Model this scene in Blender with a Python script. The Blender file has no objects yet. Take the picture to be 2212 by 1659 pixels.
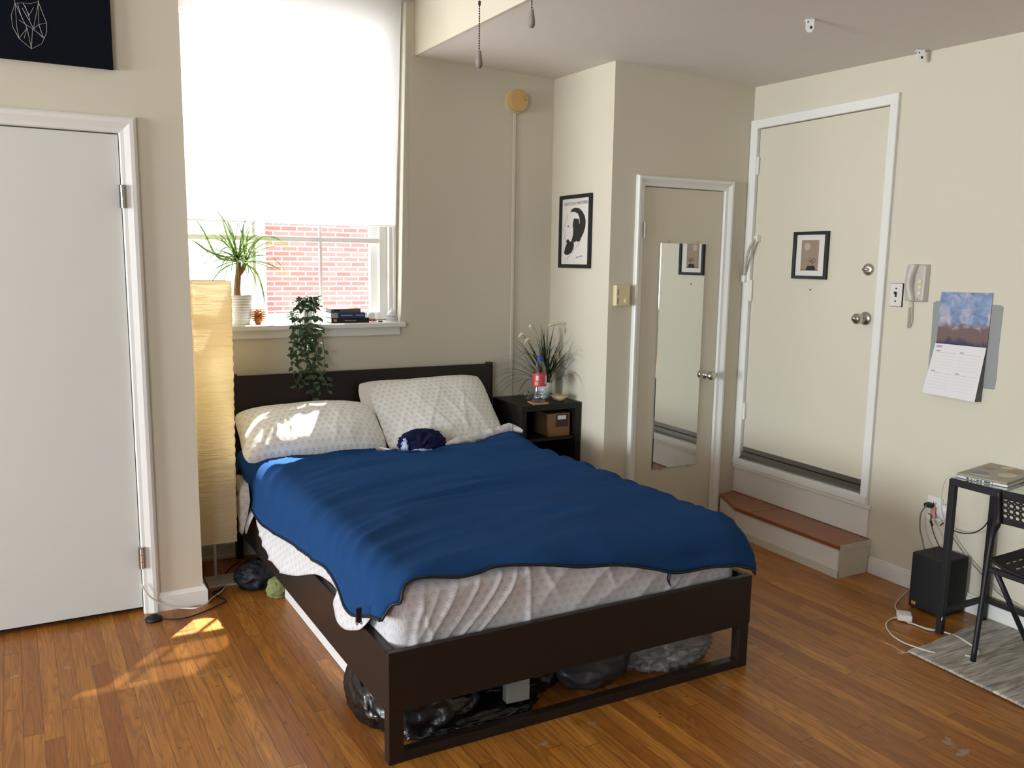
import bpy, math, random
from mathutils import Matrix, Vector, noise

C = bpy.context.scene.collection
S = bpy.context.scene
PI = math.pi

# ------------------------------------------------------------ camera
cam_d = bpy.data.cameras.new('camera'); cam = bpy.data.objects.new('camera', cam_d); C.objects.link(cam)
yaw, pit, rol = math.radians(27.95), math.radians(8.46), math.radians(0.82)
fwd = Vector((math.sin(yaw)*math.cos(pit), math.cos(yaw)*math.cos(pit), -math.sin(pit)))
rt0 = Vector((math.cos(yaw), -math.sin(yaw), 0)); up0 = rt0.cross(fwd)
rt = rt0*math.cos(rol)+up0*math.sin(rol); up = up0*math.cos(rol)-rt0*math.sin(rol)
cam.matrix_world = Matrix(((rt.x, up.x, -fwd.x, 0), (rt.y, up.y, -fwd.y, 0), (rt.z, up.z, -fwd.z, 1.55), (0, 0, 0, 1)))
cam_d.sensor_width = 36; cam_d.lens = 1800/2212*36; cam_d.clip_start = 0.05; cam_d.clip_end = 200
S.camera = cam

# ------------------------------------------------------------ world, sun, daylight, exposure
W = bpy.data.worlds.new('world'); S.world = W; W.use_nodes = True
bg = W.node_tree.nodes['Background']; bg.inputs[0].default_value = (0.82, 0.9, 1.0, 1); bg.inputs[1].default_value = 6.0
def lamp(name, kind, energy, color, **kw):
    d = bpy.data.lights.new(name, kind); d.energy = energy; d.color = color
    for k, v in kw.items(): setattr(d, k, v)
    o = bpy.data.objects.new(name, d); C.objects.link(o); return o
sun = lamp('sun', 'SUN', 38, (1.0, 0.95, 0.88), angle=math.radians(0.6))
sd = Vector((-0.625*math.cos(math.radians(56)), -0.78*math.cos(math.radians(56)), -math.sin(math.radians(56))))
sun.rotation_euler = sd.to_track_quat('-Z', 'Y').to_euler(); sun.location = (4, 9, 9)
# daylight through the room's tall side window (left of the camera) and added fill from the rear
a1 = lamp('daylight_side_window', 'AREA', 1150, (0.865, 0.94, 1.0), shape='RECTANGLE', size=3.6, size_y=3.0)
a1.location = (-7.9, 1.9, 1.7); a1.rotation_euler = Vector((1, 0.05, -0.12)).to_track_quat('-Z', 'Z').to_euler()
a2 = lamp('rear_fill_light', 'AREA', 115, (0.78, 0.90, 1.0), shape='RECTANGLE', size=2.2, size_y=1.8)  # cool fill added for the walls that face the camera
a2.location = (-3.9, -2.75, 1.65); a2.rotation_euler = Vector((0.25, 1, 0)).to_track_quat('-Z', 'Z').to_euler()
S.view_settings.view_transform = 'Standard'; S.view_settings.look = 'None'
S.view_settings.exposure = 0.0; S.view_settings.gamma = 1.0; S.view_settings.use_curve_mapping = False
S.cycles.use_denoising = True
S.cycles.max_bounces = 10; S.cycles.diffuse_bounces = 6; S.cycles.transparent_max_bounces = 16
S.cycles.sample_clamp_indirect = 8; S.cycles.caustics_reflective = False; S.cycles.caustics_refractive = False

# ------------------------------------------------------------ helpers
def lin(h):
    h = h.lstrip('#'); r = []
    for i in (0, 2, 4):
        c = int(h[i:i+2], 16)/255; r.append(c/12.92 if c <= 0.04045 else ((c+0.055)/1.055)**2.4)
    return (*r, 1)
class MB:
    """collects shapes for ONE mesh; M places local shapes in the room"""
    def __init__(s, M=None): s.v = []; s.f = []; s.mi = []; s.uv = {}; s.M = M or Matrix.Identity(4); s.m = 0
    def add(s, vs, fs):
        b = len(s.v); s.v += [tuple(s.M @ Vector(p)) for p in vs]
        for f in fs: s.f.append(tuple(b+i for i in f)); s.mi.append(s.m)
        return s
    def box(s, x0, x1, y0, y1, z0, z1):
        return s.hexa([(x0, y0, z0), (x1, y0, z0), (x1, y1, z0), (x0, y1, z0), (x0, y0, z1), (x1, y0, z1), (x1, y1, z1), (x0, y1, z1)])
    def hexa(s, p):
        return s.add(p, [(3, 2, 1, 0), (4, 5, 6, 7), (0, 1, 5, 4), (1, 2, 6, 5), (2, 3, 7, 6), (3, 0, 4, 7)])
    def prism(s, poly, vec):
        n = len(poly); v = Vector(vec); a = [Vector(p) for p in poly]
        return s.add([tuple(p) for p in a]+[tuple(p+v) for p in a],
                     [tuple(range(n-1, -1, -1)), tuple(range(n, 2*n))]+[(i, (i+1) % n, n+(i+1) % n, n+i) for i in range(n)])
    def poly(s, pts): return s.add(pts, [tuple(range(len(pts)))])
    def lathe(s, prof, c=(0, 0, 0), axis='z', n=24, cap=True):
        vs = []; fs = []
        for r, z in prof:
            for k in range(n):
                a = 2*PI*k/n; x, y = r*math.cos(a), r*math.sin(a)
                p = (x, y, z) if axis == 'z' else ((z, x, y) if axis == 'x' else (y, z, x))
                vs.append((c[0]+p[0], c[1]+p[1], c[2]+p[2]))
        m = len(prof)
        for i in range(m-1):
            for k in range(n): fs.append((i*n+k, i*n+(k+1) % n, (i+1)*n+(k+1) % n, (i+1)*n+k))
        if cap: fs += [tuple(range(n-1, -1, -1)), tuple((m-1)*n+k for k in range(n))]
        return s.add(vs, fs)
    def tube(s, pts, r, n=8, closed=False, flat=1.0):
        P = [Vector(p) for p in pts]; m = len(P); vs = []; fs = []
        R = r if isinstance(r, (list, tuple)) else [r]*m
        ref = None
        for i in range(m):
            t = (P[(i+1) % m]-P[i-1]) if closed else (P[min(i+1, m-1)]-P[max(i-1, 0)])
            if t.length < 1e-9: t = Vector((0, 0, 1))
            t.normalize()
            if ref is None:
                ref = Vector((0, 0, 1)) if abs(t.z) < 0.9 else Vector((1, 0, 0))
            a = t.cross(ref)
            if a.length < 1e-4: a = t.cross(Vector((0.3, 0.9, 0.1)))
            a.normalize(); b = a.cross(t).normalized(); ref = b
            for k in range(n):
                q = P[i]+R[i]*(a*math.cos(2*PI*k/n)+b*flat*math.sin(2*PI*k/n)); vs.append(tuple(q))
        for i in range(m if closed else m-1):
            j = (i+1) % m
            for k in range(n): fs.append((i*n+k, i*n+(k+1) % n, j*n+(k+1) % n, j*n+k))
        if not closed: fs += [tuple(range(n-1, -1, -1)), tuple((m-1)*n+k for k in range(n))]
        return s.add(vs, fs)
    def grid(s, fn, nu, nv, uvfn=None, wrap=False):
        b = len(s.v); vs = []; fs = []
        for i in range(nu+1):
            for j in range(nv+1): vs.append(tuple(fn(i/nu, j/nv)))
        for i in range(nu):
            for j in range(nv):
                q = i*(nv+1)+j; fs.append((q, q+nv+1, q+nv+2, q+1))
        s.add(vs, fs)
        if uvfn:
            for i in range(nu+1):
                for j in range(nv+1): s.uv[b+i*(nv+1)+j] = uvfn(i/nu, j/nv)
        return s
    def blade(s, pts, w, side, fold=0.0):
        """thin leaf along pts, half width w tapering to the tip"""
        P = [Vector(p) for p in pts]; m = len(P); vs = []; fs = []
        sd = Vector(side).normalized()
        for i in range(m):
            k = i/(m-1); h = w*min(1, 0.45+2.2*k)*(1-k**2.2)+0.0003
            t = (P[min(i+1, m-1)]-P[max(i-1, 0)]).normalized(); a = sd-t*sd.dot(t)
            a = a.normalized() if a.length > 1e-4 else Vector((1, 0, 0)); nrm = a.cross(t)
            vs += [tuple(P[i]-a*h+nrm*fold*h), tuple(P[i]), tuple(P[i]+a*h+nrm*fold*h)]
        for i in range(m-1):
            for c in (0, 1): q = i*3+c; fs.append((q, q+1, q+4, q+3))
        return s.add(vs, fs)
    def leaf(s, c, d, nrm, L, w):
        c = Vector(c); d = Vector(d).normalized(); n = Vector(nrm); n = (n-d*n.dot(d)).normalized(); a = d.cross(n)
        ks = ((0, 0), (0.25, 0.75), (0.5, 1), (0.8, 0.5), (1, 0)); vs = []
        for k, h in ks:
            m = c+d*L*k-n*L*0.22*k*k; vs += [tuple(m-a*w*h+n*w*h*0.25), tuple(m), tuple(m+a*w*h+n*w*h*0.25)]
        fs = []
        for i in range(4):
            for q in (i*3, i*3+1): fs.append((q, q+1, q+4, q+3))
        return s.add(vs, fs)
    def blob(s, c, r, seed=0, amp=0.2, freq=3.0, nu=26, nv=36, zmin=None, ridge=True):
        off = Vector((seed*7.3, seed*3.1, seed*5.7)); vs = []; fs = []
        for i in range(nu+1):
            th = PI*i/nu
            for j in range(nv):
                ph = 2*PI*j/nv; d = Vector((math.sin(th)*math.cos(ph), math.sin(th)*math.sin(ph), math.cos(th)))
                q = noise.noise(d*freq+off)
                if ridge: q = 0.5-abs(q)*1.6
                q2 = noise.noise(d*freq*2.7+off); k = 1+amp*(q+0.35*q2)
                p = [c[a]+d[a]*r[a]*k for a in range(3)]
                if zmin is not None: p[2] = max(p[2], zmin)
                vs.append(tuple(p))
        for i in range(nu):
            for j in range(nv): fs.append((i*nv+j, (i+1)*nv+j, (i+1)*nv+(j+1) % nv, i*nv+(j+1) % nv))
        return s.add(vs, fs)
    def build(s, name, mat, parent=None, smooth=False, bevel=0, seg=2, sub=0, solid=0, off=0.0, kind=None):
        me = bpy.data.meshes.new(name); me.from_pydata(s.v, [], s.f)
        for m in (mat if isinstance(mat, (list, tuple)) else [mat]): me.materials.append(m)
        me.polygons.foreach_set('material_index', s.mi)
        me.polygons.foreach_set('use_smooth', [smooth]*len(s.f))
        if s.uv:
            L = me.uv_layers.new(name='UVMap')
            for lp in me.loops: L.data[lp.index].uv = s.uv.get(lp.vertex_index, (0, 0))
        me.update()
        o = bpy.data.objects.new(name, me); C.objects.link(o)
        if bevel:
            b = o.modifiers.new('bevel', 'BEVEL'); b.width = bevel; b.segments = seg; b.limit_method = 'ANGLE'; b.angle_limit = 0.6
        if solid:
            b = o.modifiers.new('solid', 'SOLIDIFY'); b.thickness = solid; b.offset = off
        if sub:
            b = o.modifiers.new('sub', 'SUBSURF'); b.levels = sub; b.render_levels = sub
        if parent:
            o.parent = parent; o.matrix_parent_inverse = OFF[parent.name] if parent.name in OFF else Matrix.Identity(4)
            if parent.name not in OFF: OFF[o.name] = Matrix.Identity(4)
        if kind: o['kind'] = kind
        return o
OFF = {}
def thing(name, label, cat, loc=(0, 0, 0), group=None):
    o = bpy.data.objects.new(name, None); C.objects.link(o); o.location = loc; o.empty_display_size = 0.05
    OFF[o.name] = Matrix.Translation(-Vector(loc)); o['label'] = label; o['category'] = cat
    if group: o['group'] = group
    return o
def tag(o, label, cat, group=None):
    o['label'] = label; o['category'] = cat
    if group: o['group'] = group
    return o
def struct_empty(name, loc=(0, 0, 0)):
    o = bpy.data.objects.new(name, None); C.objects.link(o); o.location = loc; o['kind'] = 'structure'
    OFF[o.name] = Matrix.Translation(-Vector(loc)); return o
def frame(o, u, v):
    u = Vector(u).normalized(); v = Vector(v).normalized(); w = u.cross(v)
    return Matrix(((u.x, v.x, w.x, o[0]), (u.y, v.y, w.y, o[1]), (u.z, v.z, w.z, o[2]), (0, 0, 0, 1)))
def on_x(x, y, z): return frame((x, y, z), (0, -1, 0), (0, 0, 1))     # local x = towards -y, local y = up, local z = out of a wall facing -x
def on_y(x, y, z): return frame((x, y, z), (1, 0, 0), (0, 0, 1))      # same for a wall facing -y
def smoothpath(pts, k=6):
    P = [Vector(p) for p in pts]; P = [P[0]*2-P[1]]+P+[P[-1]*2-P[-2]]; out = []
    for i in range(1, len(P)-2):
        for j in range(k):
            t = j/k; a, b, c, d = P[i-1], P[i], P[i+1], P[i+2]
            out.append(0.5*((2*b)+(c-a)*t+(2*a-5*b+4*c-d)*t*t+(3*b-a-3*c+d)*t**3))
    out.append(P[-2]); return out
def casing(F, x0, x1, z0, z1, prof, zl=None):
    """mitred door casing: profile (distance outward, height) swept up, across and down"""
    q = MB(F); path = [((x0, z0), (-1, 0)), ((x0, z1), (-1, 1)), ((x1, z1), (1, 1)), ((x1, z0 if zl is None else zl), (1, 0))]; n = len(prof); vs = []
    for (x, z), (ox, oz) in path:
        for d, h in prof: vs.append((x+ox*d, z+oz*d, h))
    fs = []
    for i in range(3):
        for k in range(n-1): fs.append((i*n+k, (i+1)*n+k, (i+1)*n+k+1, i*n+k+1))
    fs += [tuple(range(n)), tuple(3*n+n-1-k for k in range(n))]
    return q.add(vs, fs)
def text_into(mb, txt, size, M, sx=1.0, shear=0.0, spacing=1.0):
    cu = bpy.data.curves.new('lettering', 'FONT'); cu.body = txt; cu.size = size; cu.align_x = 'CENTER'; cu.align_y = 'CENTER'
    cu.shear = shear; cu.space_character = spacing; cu.resolution_u = 2
    ob = bpy.data.objects.new('lettering', cu); C.objects.link(ob)
    dg = bpy.context.evaluated_depsgraph_get(); me = bpy.data.meshes.new_from_object(ob.evaluated_get(dg))
    T = M @ Matrix.Diagonal((sx, 1, 1, 1)); old = mb.M; mb.M = Matrix.Identity(4)
    mb.add([tuple(T @ v.co) for v in me.vertices], [tuple(p.vertices) for p in me.polygons]); mb.M = old
    bpy.data.objects.remove(ob); bpy.data.meshes.remove(me); bpy.data.curves.remove(cu)

# ------------------------------------------------------------ materials
def nodes(name):
    m = bpy.data.materials.new(name); m.use_nodes = True; n = m.node_tree.nodes; l = m.node_tree.links
    return m, n, l, n['Principled BSDF'], n['Material Output']
def N(n, t, **kw):
    x = n.new(t)
    for k, v in kw.items(): setattr(x, k, v)
    return x
def math_(n, l, op, a, b=None, c=None):
    x = n.new('ShaderNodeMath'); x.operation = op
    for i, q in enumerate((a, b, c)):
        if q is None: continue
        if isinstance(q, (int, float)): x.inputs[i].default_value = q
        else: l.new(q, x.inputs[i])
    return x.outputs[0]
def mixc(n, l, fac, a, b):
    x = n.new('ShaderNodeMix'); x.data_type = 'RGBA'
    for s, q in ((0, fac), (6, a), (7, b)):
        if hasattr(q, 'links'): l.new(q, x.inputs[s])
        else: x.inputs[s].default_value = q
    return x.outputs[2]
def mat(name, col, rough=0.6, metal=0.0, var=0.06, vscale=9.0, bump=0.0, bscale=60.0, spec=0.4, stretch=None, sheen=0.0, coat=0.0):
    m, n, l, b, o = nodes(name); c = lin(col)
    tc = N(n, 'ShaderNodeTexCoord'); src = tc.outputs['Object']
    if stretch:
        mp = N(n, 'ShaderNodeMapping'); mp.inputs['Scale'].default_value = stretch; l.new(src, mp.inputs[0]); src = mp.outputs[0]
    if var:
        nz = N(n, 'ShaderNodeTexNoise'); nz.inputs['Scale'].default_value = vscale; nz.inputs['Detail'].default_value = 4; l.new(src, nz.inputs[0])
        l.new(mixc(n, l, nz.outputs[0], (*[q*(1-var) for q in c[:3]], 1), (*[min(1, q*(1+var)) for q in c[:3]], 1)), b.inputs['Base Color'])
    else: b.inputs['Base Color'].default_value = c
    b.inputs['Roughness'].default_value = rough; b.inputs['Metallic'].default_value = metal; b.inputs['Specular IOR Level'].default_value = spec
    if sheen: b.inputs['Sheen Weight'].default_value = sheen; b.inputs['Sheen Roughness'].default_value = 0.5
    if coat: b.inputs['Coat Weight'].default_value = coat
    if bump:
        nb = N(n, 'ShaderNodeTexNoise'); nb.inputs['Scale'].default_value = bscale; nb.inputs['Detail'].default_value = 5; l.new(src, nb.inputs[0])
        bp = N(n, 'ShaderNodeBump'); bp.inputs['Strength'].default_value = bump; bp.inputs['Distance'].default_value = 0.01
        l.new(nb.outputs[0], bp.inputs['Height']); l.new(bp.outputs[0], b.inputs['Normal'])
    return m
def see_through(name, col, clear, rough=0.05, gloss=0.5, diffuse=None):
    """thin clear material: light passes straight through, with a glossy film and an optional milky share"""
    m, n, l, b, o = nodes(name); b.inputs['Base Color'].default_value = lin(diffuse or col); b.inputs['Roughness'].default_value = rough
    b.inputs['Specular IOR Level'].default_value = gloss
    t = N(n, 'ShaderNodeBsdfTransparent'); t.inputs[0].default_value = lin(col)
    mx = N(n, 'ShaderNodeMixShader'); mx.inputs[0].default_value = clear; l.new(b.outputs[0], mx.inputs[1]); l.new(t.outputs[0], mx.inputs[2])
    if diffuse is None:
        g = N(n, 'ShaderNodeBsdfGlossy'); g.inputs[0].default_value = (1, 1, 1, 1); g.inputs[1].default_value = rough
        lw = N(n, 'ShaderNodeLayerWeight'); lw.inputs[0].default_value = 0.5; l.new(g.outputs[0], mx.inputs[1])
        k = math_(n, l, 'MULTIPLY', math_(n, l, 'POWER', lw.outputs['Facing'], 4.0), gloss*0.85); l.new(math_(n, l, 'SUBTRACT', clear, k), mx.inputs[0])
    l.new(mx.outputs[0], o.inputs[0]); return m
def thin_cloth(name, col, transl, clear=0.0, noise_=0.0):
    m, n, l, b, o = nodes(name); c = lin(col)
    d = N(n, 'ShaderNodeBsdfDiffuse'); d.inputs[0].default_value = c
    t = N(n, 'ShaderNodeBsdfTranslucent'); t.inputs[0].default_value = c
    x = N(n, 'ShaderNodeMixShader'); x.inputs[0].default_value = transl; l.new(d.outputs[0], x.inputs[1]); l.new(t.outputs[0], x.inputs[2]); out = x
    if noise_:
        tc = N(n, 'ShaderNodeTexCoord'); mp = N(n, 'ShaderNodeMapping'); mp.inputs['Scale'].default_value = (9, 9, 75); l.new(tc.outputs['Object'], mp.inputs[0])
        w = N(n, 'ShaderNodeTexNoise'); w.inputs['Scale'].default_value = 1.0; w.inputs['Detail'].default_value = 3; w.inputs['Distortion'].default_value = 0.6; l.new(mp.outputs[0], w.inputs[0])
        bp = N(n, 'ShaderNodeBump'); bp.inputs['Strength'].default_value = noise_; bp.inputs['Distance'].default_value = 0.012; l.new(w.outputs[0], bp.inputs['Height'])
        for q in (d, t): l.new(bp.outputs[0], q.inputs['Normal'])
    if clear:
        tr = N(n, 'ShaderNodeBsdfTransparent'); y = N(n, 'ShaderNodeMixShader'); y.inputs[0].default_value = clear
        l.new(x.outputs[0], y.inputs[1]); l.new(tr.outputs[0], y.inputs[2]); out = y
    l.new(out.outputs[0], o.inputs[0]); return m
def wood_floor():
    m, n, l, b, o = nodes('oak_strip_floor'); tc = N(n, 'ShaderNodeTexCoord')
    mp = N(n, 'ShaderNodeMapping'); mp.inputs['Rotation'].default_value = (0, 0, math.radians(-3.0)); l.new(tc.outputs['Object'], mp.inputs[0])
    sp = N(n, 'ShaderNodeSeparateXYZ'); l.new(mp.outputs[0], sp.inputs[0]); X, Y = sp.outputs[0], sp.outputs[1]
    xs = math_(n, l, 'DIVIDE', X, 0.0575); row = math_(n, l, 'FLOOR', xs); fx = math_(n, l, 'FRACT', xs)
    h = N(n, 'ShaderNodeTexWhiteNoise'); h.noise_dimensions = '1D'; l.new(row, h.inputs['W'])
    ys = math_(n, l, 'ADD', math_(n, l, 'DIVIDE', Y, 1.05), math_(n, l, 'MULTIPLY', h.outputs[0], 7.3)); seg = math_(n, l, 'FLOOR', ys); fy = math_(n, l, 'FRACT', ys)
    cv = N(n, 'ShaderNodeCombineXYZ'); l.new(row, cv.inputs[0]); l.new(seg, cv.inputs[1])
    wn = N(n, 'ShaderNodeTexWhiteNoise'); wn.noise_dimensions = '2D'; l.new(cv.outputs[0], wn.inputs['Vector'])
    rp = N(n, 'ShaderNodeValToRGB'); e = rp.color_ramp.elements
    e[0].position = 0; e[0].color = lin('96591f'); e[1].position = 1; e[1].color = lin('c98a3c')
    for p_, c_ in ((0.12, 'a26526'), (0.5, 'b2742d'), (0.8, 'bd7e34')):
        q = e.new(p_); q.color = lin(c_)
    l.new(wn.outputs[0], rp.inputs[0])
    # grain running along each board, shifted per board
    gv = N(n, 'ShaderNodeCombineXYZ'); l.new(math_(n, l, 'MULTIPLY', X, 38), gv.inputs[0])
    l.new(math_(n, l, 'ADD', math_(n, l, 'MULTIPLY', Y, 2.6), math_(n, l, 'MULTIPLY', wn.outputs[0], 40)), gv.inputs[1])
    g = N(n, 'ShaderNodeTexNoise'); g.inputs['Scale'].default_value = 1; g.inputs['Detail'].default_value = 6; g.inputs['Distortion'].default_value = 1.6; l.new(gv.outputs[0], g.inputs[0])
    cn = N(n, 'ShaderNodeTexNoise'); cn.inputs['Scale'].default_value = 0.5; cn.inputs['Detail'].default_value = 1.5; cn.inputs['Distortion'].default_value = 0.4; l.new(gv.outputs[0], cn.inputs[0])
    ring = math_(n, l, 'POWER', math_(n, l, 'MULTIPLY_ADD', math_(n, l, 'SINE', math_(n, l, 'MULTIPLY', cn.outputs[0], 85.0)), 0.5, 0.5), 2.5)
    gr = N(n, 'ShaderNodeMapRange'); gr.inputs[1].default_value = 0.32; gr.inputs[2].default_value = 0.7; l.new(g.outputs[0], gr.inputs[0])
    c1 = mixc(n, l, math_(n, l, 'MULTIPLY', gr.outputs[0], 0.62), rp.outputs[0], lin('7a4c22'))
    c1 = mixc(n, l, math_(n, l, 'MULTIPLY', ring, 0.40), c1, lin('643c18'))
    # worn grey scuffs and dark knots of their own shape
    sc = N(n, 'ShaderNodeTexNoise'); sc.inputs['Scale'].default_value = 4.6; sc.inputs['Detail'].default_value = 8; sc.inputs['Roughness'].default_value = 0.62; l.new(mp.outputs[0], sc.inputs[0])
    s1 = N(n, 'ShaderNodeMapRange'); s1.inputs[1].default_value = 0.665; s1.inputs[2].default_value = 0.70; l.new(sc.outputs[0], s1.inputs[0])
    c1 = mixc(n, l, math_(n, l, 'MULTIPLY', s1.outputs[0], 0.65), c1, lin('a09683'))
    s2 = N(n, 'ShaderNodeMapRange'); s2.inputs[1].default_value = 0.40; s2.inputs[2].default_value = 0.28; l.new(sc.outputs[0], s2.inputs[0])
    c1 = mixc(n, l, math_(n, l, 'MULTIPLY', s2.outputs[0], 0.45), c1, lin('4d2f1a'))
    vo = N(n, 'ShaderNodeTexVoronoi'); vo.inputs['Scale'].default_value = 9; l.new(mp.outputs[0], vo.inputs[0])
    c1 = mixc(n, l, math_(n, l, 'MULTIPLY', math_(n, l, 'LESS_THAN', vo.outputs[0], 0.055), 0.6), c1, lin('3a2314'))
    gx = math_(n, l, 'LESS_THAN', math_(n, l, 'ABSOLUTE', math_(n, l, 'SUBTRACT', fx, 0.5)), 0.478)
    gy = math_(n, l, 'LESS_THAN', math_(n, l, 'ABSOLUTE', math_(n, l, 'SUBTRACT', fy, 0.5)), 0.4982)
    gap = math_(n, l, 'SUBTRACT', 1.0, math_(n, l, 'MULTIPLY', gx, gy))
    c1 = mixc(n, l, math_(n, l, 'MULTIPLY', gap, 0.55), c1, lin('3f2414'))
    l.new(c1, b.inputs['Base Color']); b.inputs['Specular IOR Level'].default_value = 0.45
    rr = N(n, 'ShaderNodeMapRange'); rr.inputs[3].default_value = 0.24; rr.inputs[4].default_value = 0.46; l.new(sc.outputs[0], rr.inputs[0]); l.new(rr.outputs[0], b.inputs['Roughness'])
    bp = N(n, 'ShaderNodeBump'); bp.inputs['Strength'].default_value = 0.25; bp.inputs['Distance'].default_value = 0.002
    l.new(math_(n, l, 'SUBTRACT', math_(n, l, 'MULTIPLY', g.outputs[0], 0.3), gap), bp.inputs['Height']); l.new(bp.outputs[0], b.inputs['Normal'])
    return m
def sprig_cotton(name, base, ink, size=0.034):
    """white cotton with small grey sprigs, in the cloth's own metre-scaled UVs"""
    m, n, l, b, o = nodes(name); uv = N(n, 'ShaderNodeUVMap'); sp = N(n, 'ShaderNodeSeparateXYZ'); l.new(uv.outputs[0], sp.inputs[0])
    v = math_(n, l, 'DIVIDE', sp.outputs[1], size*0.8); row = math_(n, l, 'FLOOR', v)
    u = math_(n, l, 'ADD', math_(n, l, 'DIVIDE', sp.outputs[0], size), math_(n, l, 'MULTIPLY', math_(n, l, 'MODULO', row, 2.0), 0.5))
    x = math_(n, l, 'SUBTRACT', math_(n, l, 'FRACT', u), 0.5); y = math_(n, l, 'SUBTRACT', math_(n, l, 'FRACT', v), 0.5)
    ax = math_(n, l, 'ABSOLUTE', x); tot = None
    for cx, cy, rx, ry in ((0.0, 0.2, 0.07, 0.13), (0.15, 0.1, 0.11, 0.07), (0.2, -0.08, 0.1, 0.06), (0.0, -0.12, 0.025, 0.26), (0.1, -0.26, 0.1, 0.04)):
        q = math_(n, l, 'ADD', math_(n, l, 'POWER', math_(n, l, 'ABSOLUTE', math_(n, l, 'DIVIDE', math_(n, l, 'SUBTRACT', ax, cx), rx)), 2.0),
                  math_(n, l, 'POWER', math_(n, l, 'ABSOLUTE', math_(n, l, 'DIVIDE', math_(n, l, 'SUBTRACT', y, cy), ry)), 2.0))
        q = math_(n, l, 'LESS_THAN', q, 1.0); tot = q if tot is None else math_(n, l, 'MAXIMUM', tot, q)
    l.new(mixc(n, l, math_(n, l, 'MULTIPLY', tot, 0.42), lin(base), lin(ink)), b.inputs['Base Color'])
    b.inputs['Roughness'].default_value = 0.85; b.inputs['Specular IOR Level'].default_value = 0.15; b.inputs['Sheen Weight'].default_value = 0.15
    tc = N(n, 'ShaderNodeTexCoord'); nz = N(n, 'ShaderNodeTexNoise'); nz.inputs['Scale'].default_value = 22; nz.inputs['Detail'].default_value = 4; l.new(tc.outputs['Object'], nz.inputs[0])
    bp = N(n, 'ShaderNodeBump'); bp.inputs['Strength'].default_value = 0.25; bp.inputs['Distance'].default_value = 0.01; l.new(nz.outputs[0], bp.inputs['Height']); l.new(bp.outputs[0], b.inputs['Normal'])
    return m
def brick_mat():
    m, n, l, b, o = nodes('red_brick'); tc = N(n, 'ShaderNodeTexCoord'); mp = N(n, 'ShaderNodeMapping'); mp.inputs['Rotation'].default_value = (PI/2, 0, 0)
    l.new(tc.outputs['Object'], mp.inputs[0]); br = N(n, 'ShaderNodeTexBrick'); l.new(mp.outputs[0], br.inputs[0])
    br.inputs['Color1'].default_value = lin('a8544b'); br.inputs['Color2'].default_value = lin('b96a60'); br.inputs['Mortar'].default_value = lin('ece8e2')
    br.inputs['Scale'].default_value = 1; br.inputs['Brick Width'].default_value = 0.215; br.inputs['Row Height'].default_value = 0.0677; br.inputs['Mortar Size'].default_value = 0.008; br.inputs['Mortar Smooth'].default_value = 0.25
    l.new(br.outputs[0], b.inputs['Base Color']); b.inputs['Roughness'].default_value = 0.9; return m
def rug_mat():
    m, n, l, b, o = nodes('woven_grey_wool'); tc = N(n, 'ShaderNodeTexCoord'); mp = N(n, 'ShaderNodeMapping')
    mp.inputs['Scale'].default_value = (7, 75, 30); l.new(tc.outputs['Object'], mp.inputs[0])
    a = N(n, 'ShaderNodeTexNoise'); a.inputs['Scale'].default_value = 1; a.inputs['Detail'].default_value = 5; a.inputs['Distortion'].default_value = 0.8; l.new(mp.outputs[0], a.inputs[0])
    r = N(n, 'ShaderNodeValToRGB'); e = r.color_ramp.elements; e[0].position = 0.33; e[0].color = lin('85817b'); e[1].position = 0.68; e[1].color = lin('cbc6be'); l.new(a.outputs[0], r.inputs[0])
    l.new(r.outputs[0], b.inputs['Base Color']); b.inputs['Roughness'].default_value = 0.95; b.inputs['Specular IOR Level'].default_value = 0.1
    bp = N(n, 'ShaderNodeBump'); bp.inputs['Strength'].default_value = 0.9; bp.inputs['Distance'].default_value = 0.006; l.new(a.outputs[0], bp.inputs['Height']); l.new(bp.outputs[0], b.inputs['Normal']); return m
def painting_mat():
    """loose blue, pink and brown brushwork"""
    m, n, l, b, o = nodes('brushwork_print'); tc = N(n, 'ShaderNodeTexCoord'); sp = N(n, 'ShaderNodeSeparateXYZ'); l.new(tc.outputs['Generated'], sp.inputs[0])
    a = N(n, 'ShaderNodeTexNoise'); a.inputs['Scale'].default_value = 5; a.inputs['Detail'].default_value = 8; a.inputs['Distortion'].default_value = 0.7; l.new(tc.outputs['Generated'], a.inputs[0])
    r = N(n, 'ShaderNodeValToRGB'); e = r.color_ramp.elements; e[0].position = 0.3; e[0].color = lin('5a7099'); e[1].position = 0.72; e[1].color = lin('c8b2b2')
    q = e.new(0.5); q.color = lin('7d93b4'); l.new(a.outputs[0], r.inputs[0])
    h = math_(n, l, 'ADD', sp.outputs[2], math_(n, l, 'MULTIPLY', a.outputs[0], 0.35))
    k = N(n, 'ShaderNodeMapRange'); k.inputs[1].default_value = 0.62; k.inputs[2].default_value = 0.5; l.new(h, k.inputs[0])
    c = mixc(n, l, k.outputs[0], r.outputs[0], lin('6b5652'))
    k2 = N(n, 'ShaderNodeMapRange'); k2.inputs[1].default_value = 0.30; k2.inputs[2].default_value = 0.2; l.new(h, k2.inputs[0])
    l.new(mixc(n, l, k2.outputs[0], c, lin('23304f')), b.inputs['Base Color']); b.inputs['Roughness'].default_value = 0.45; return m

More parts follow.
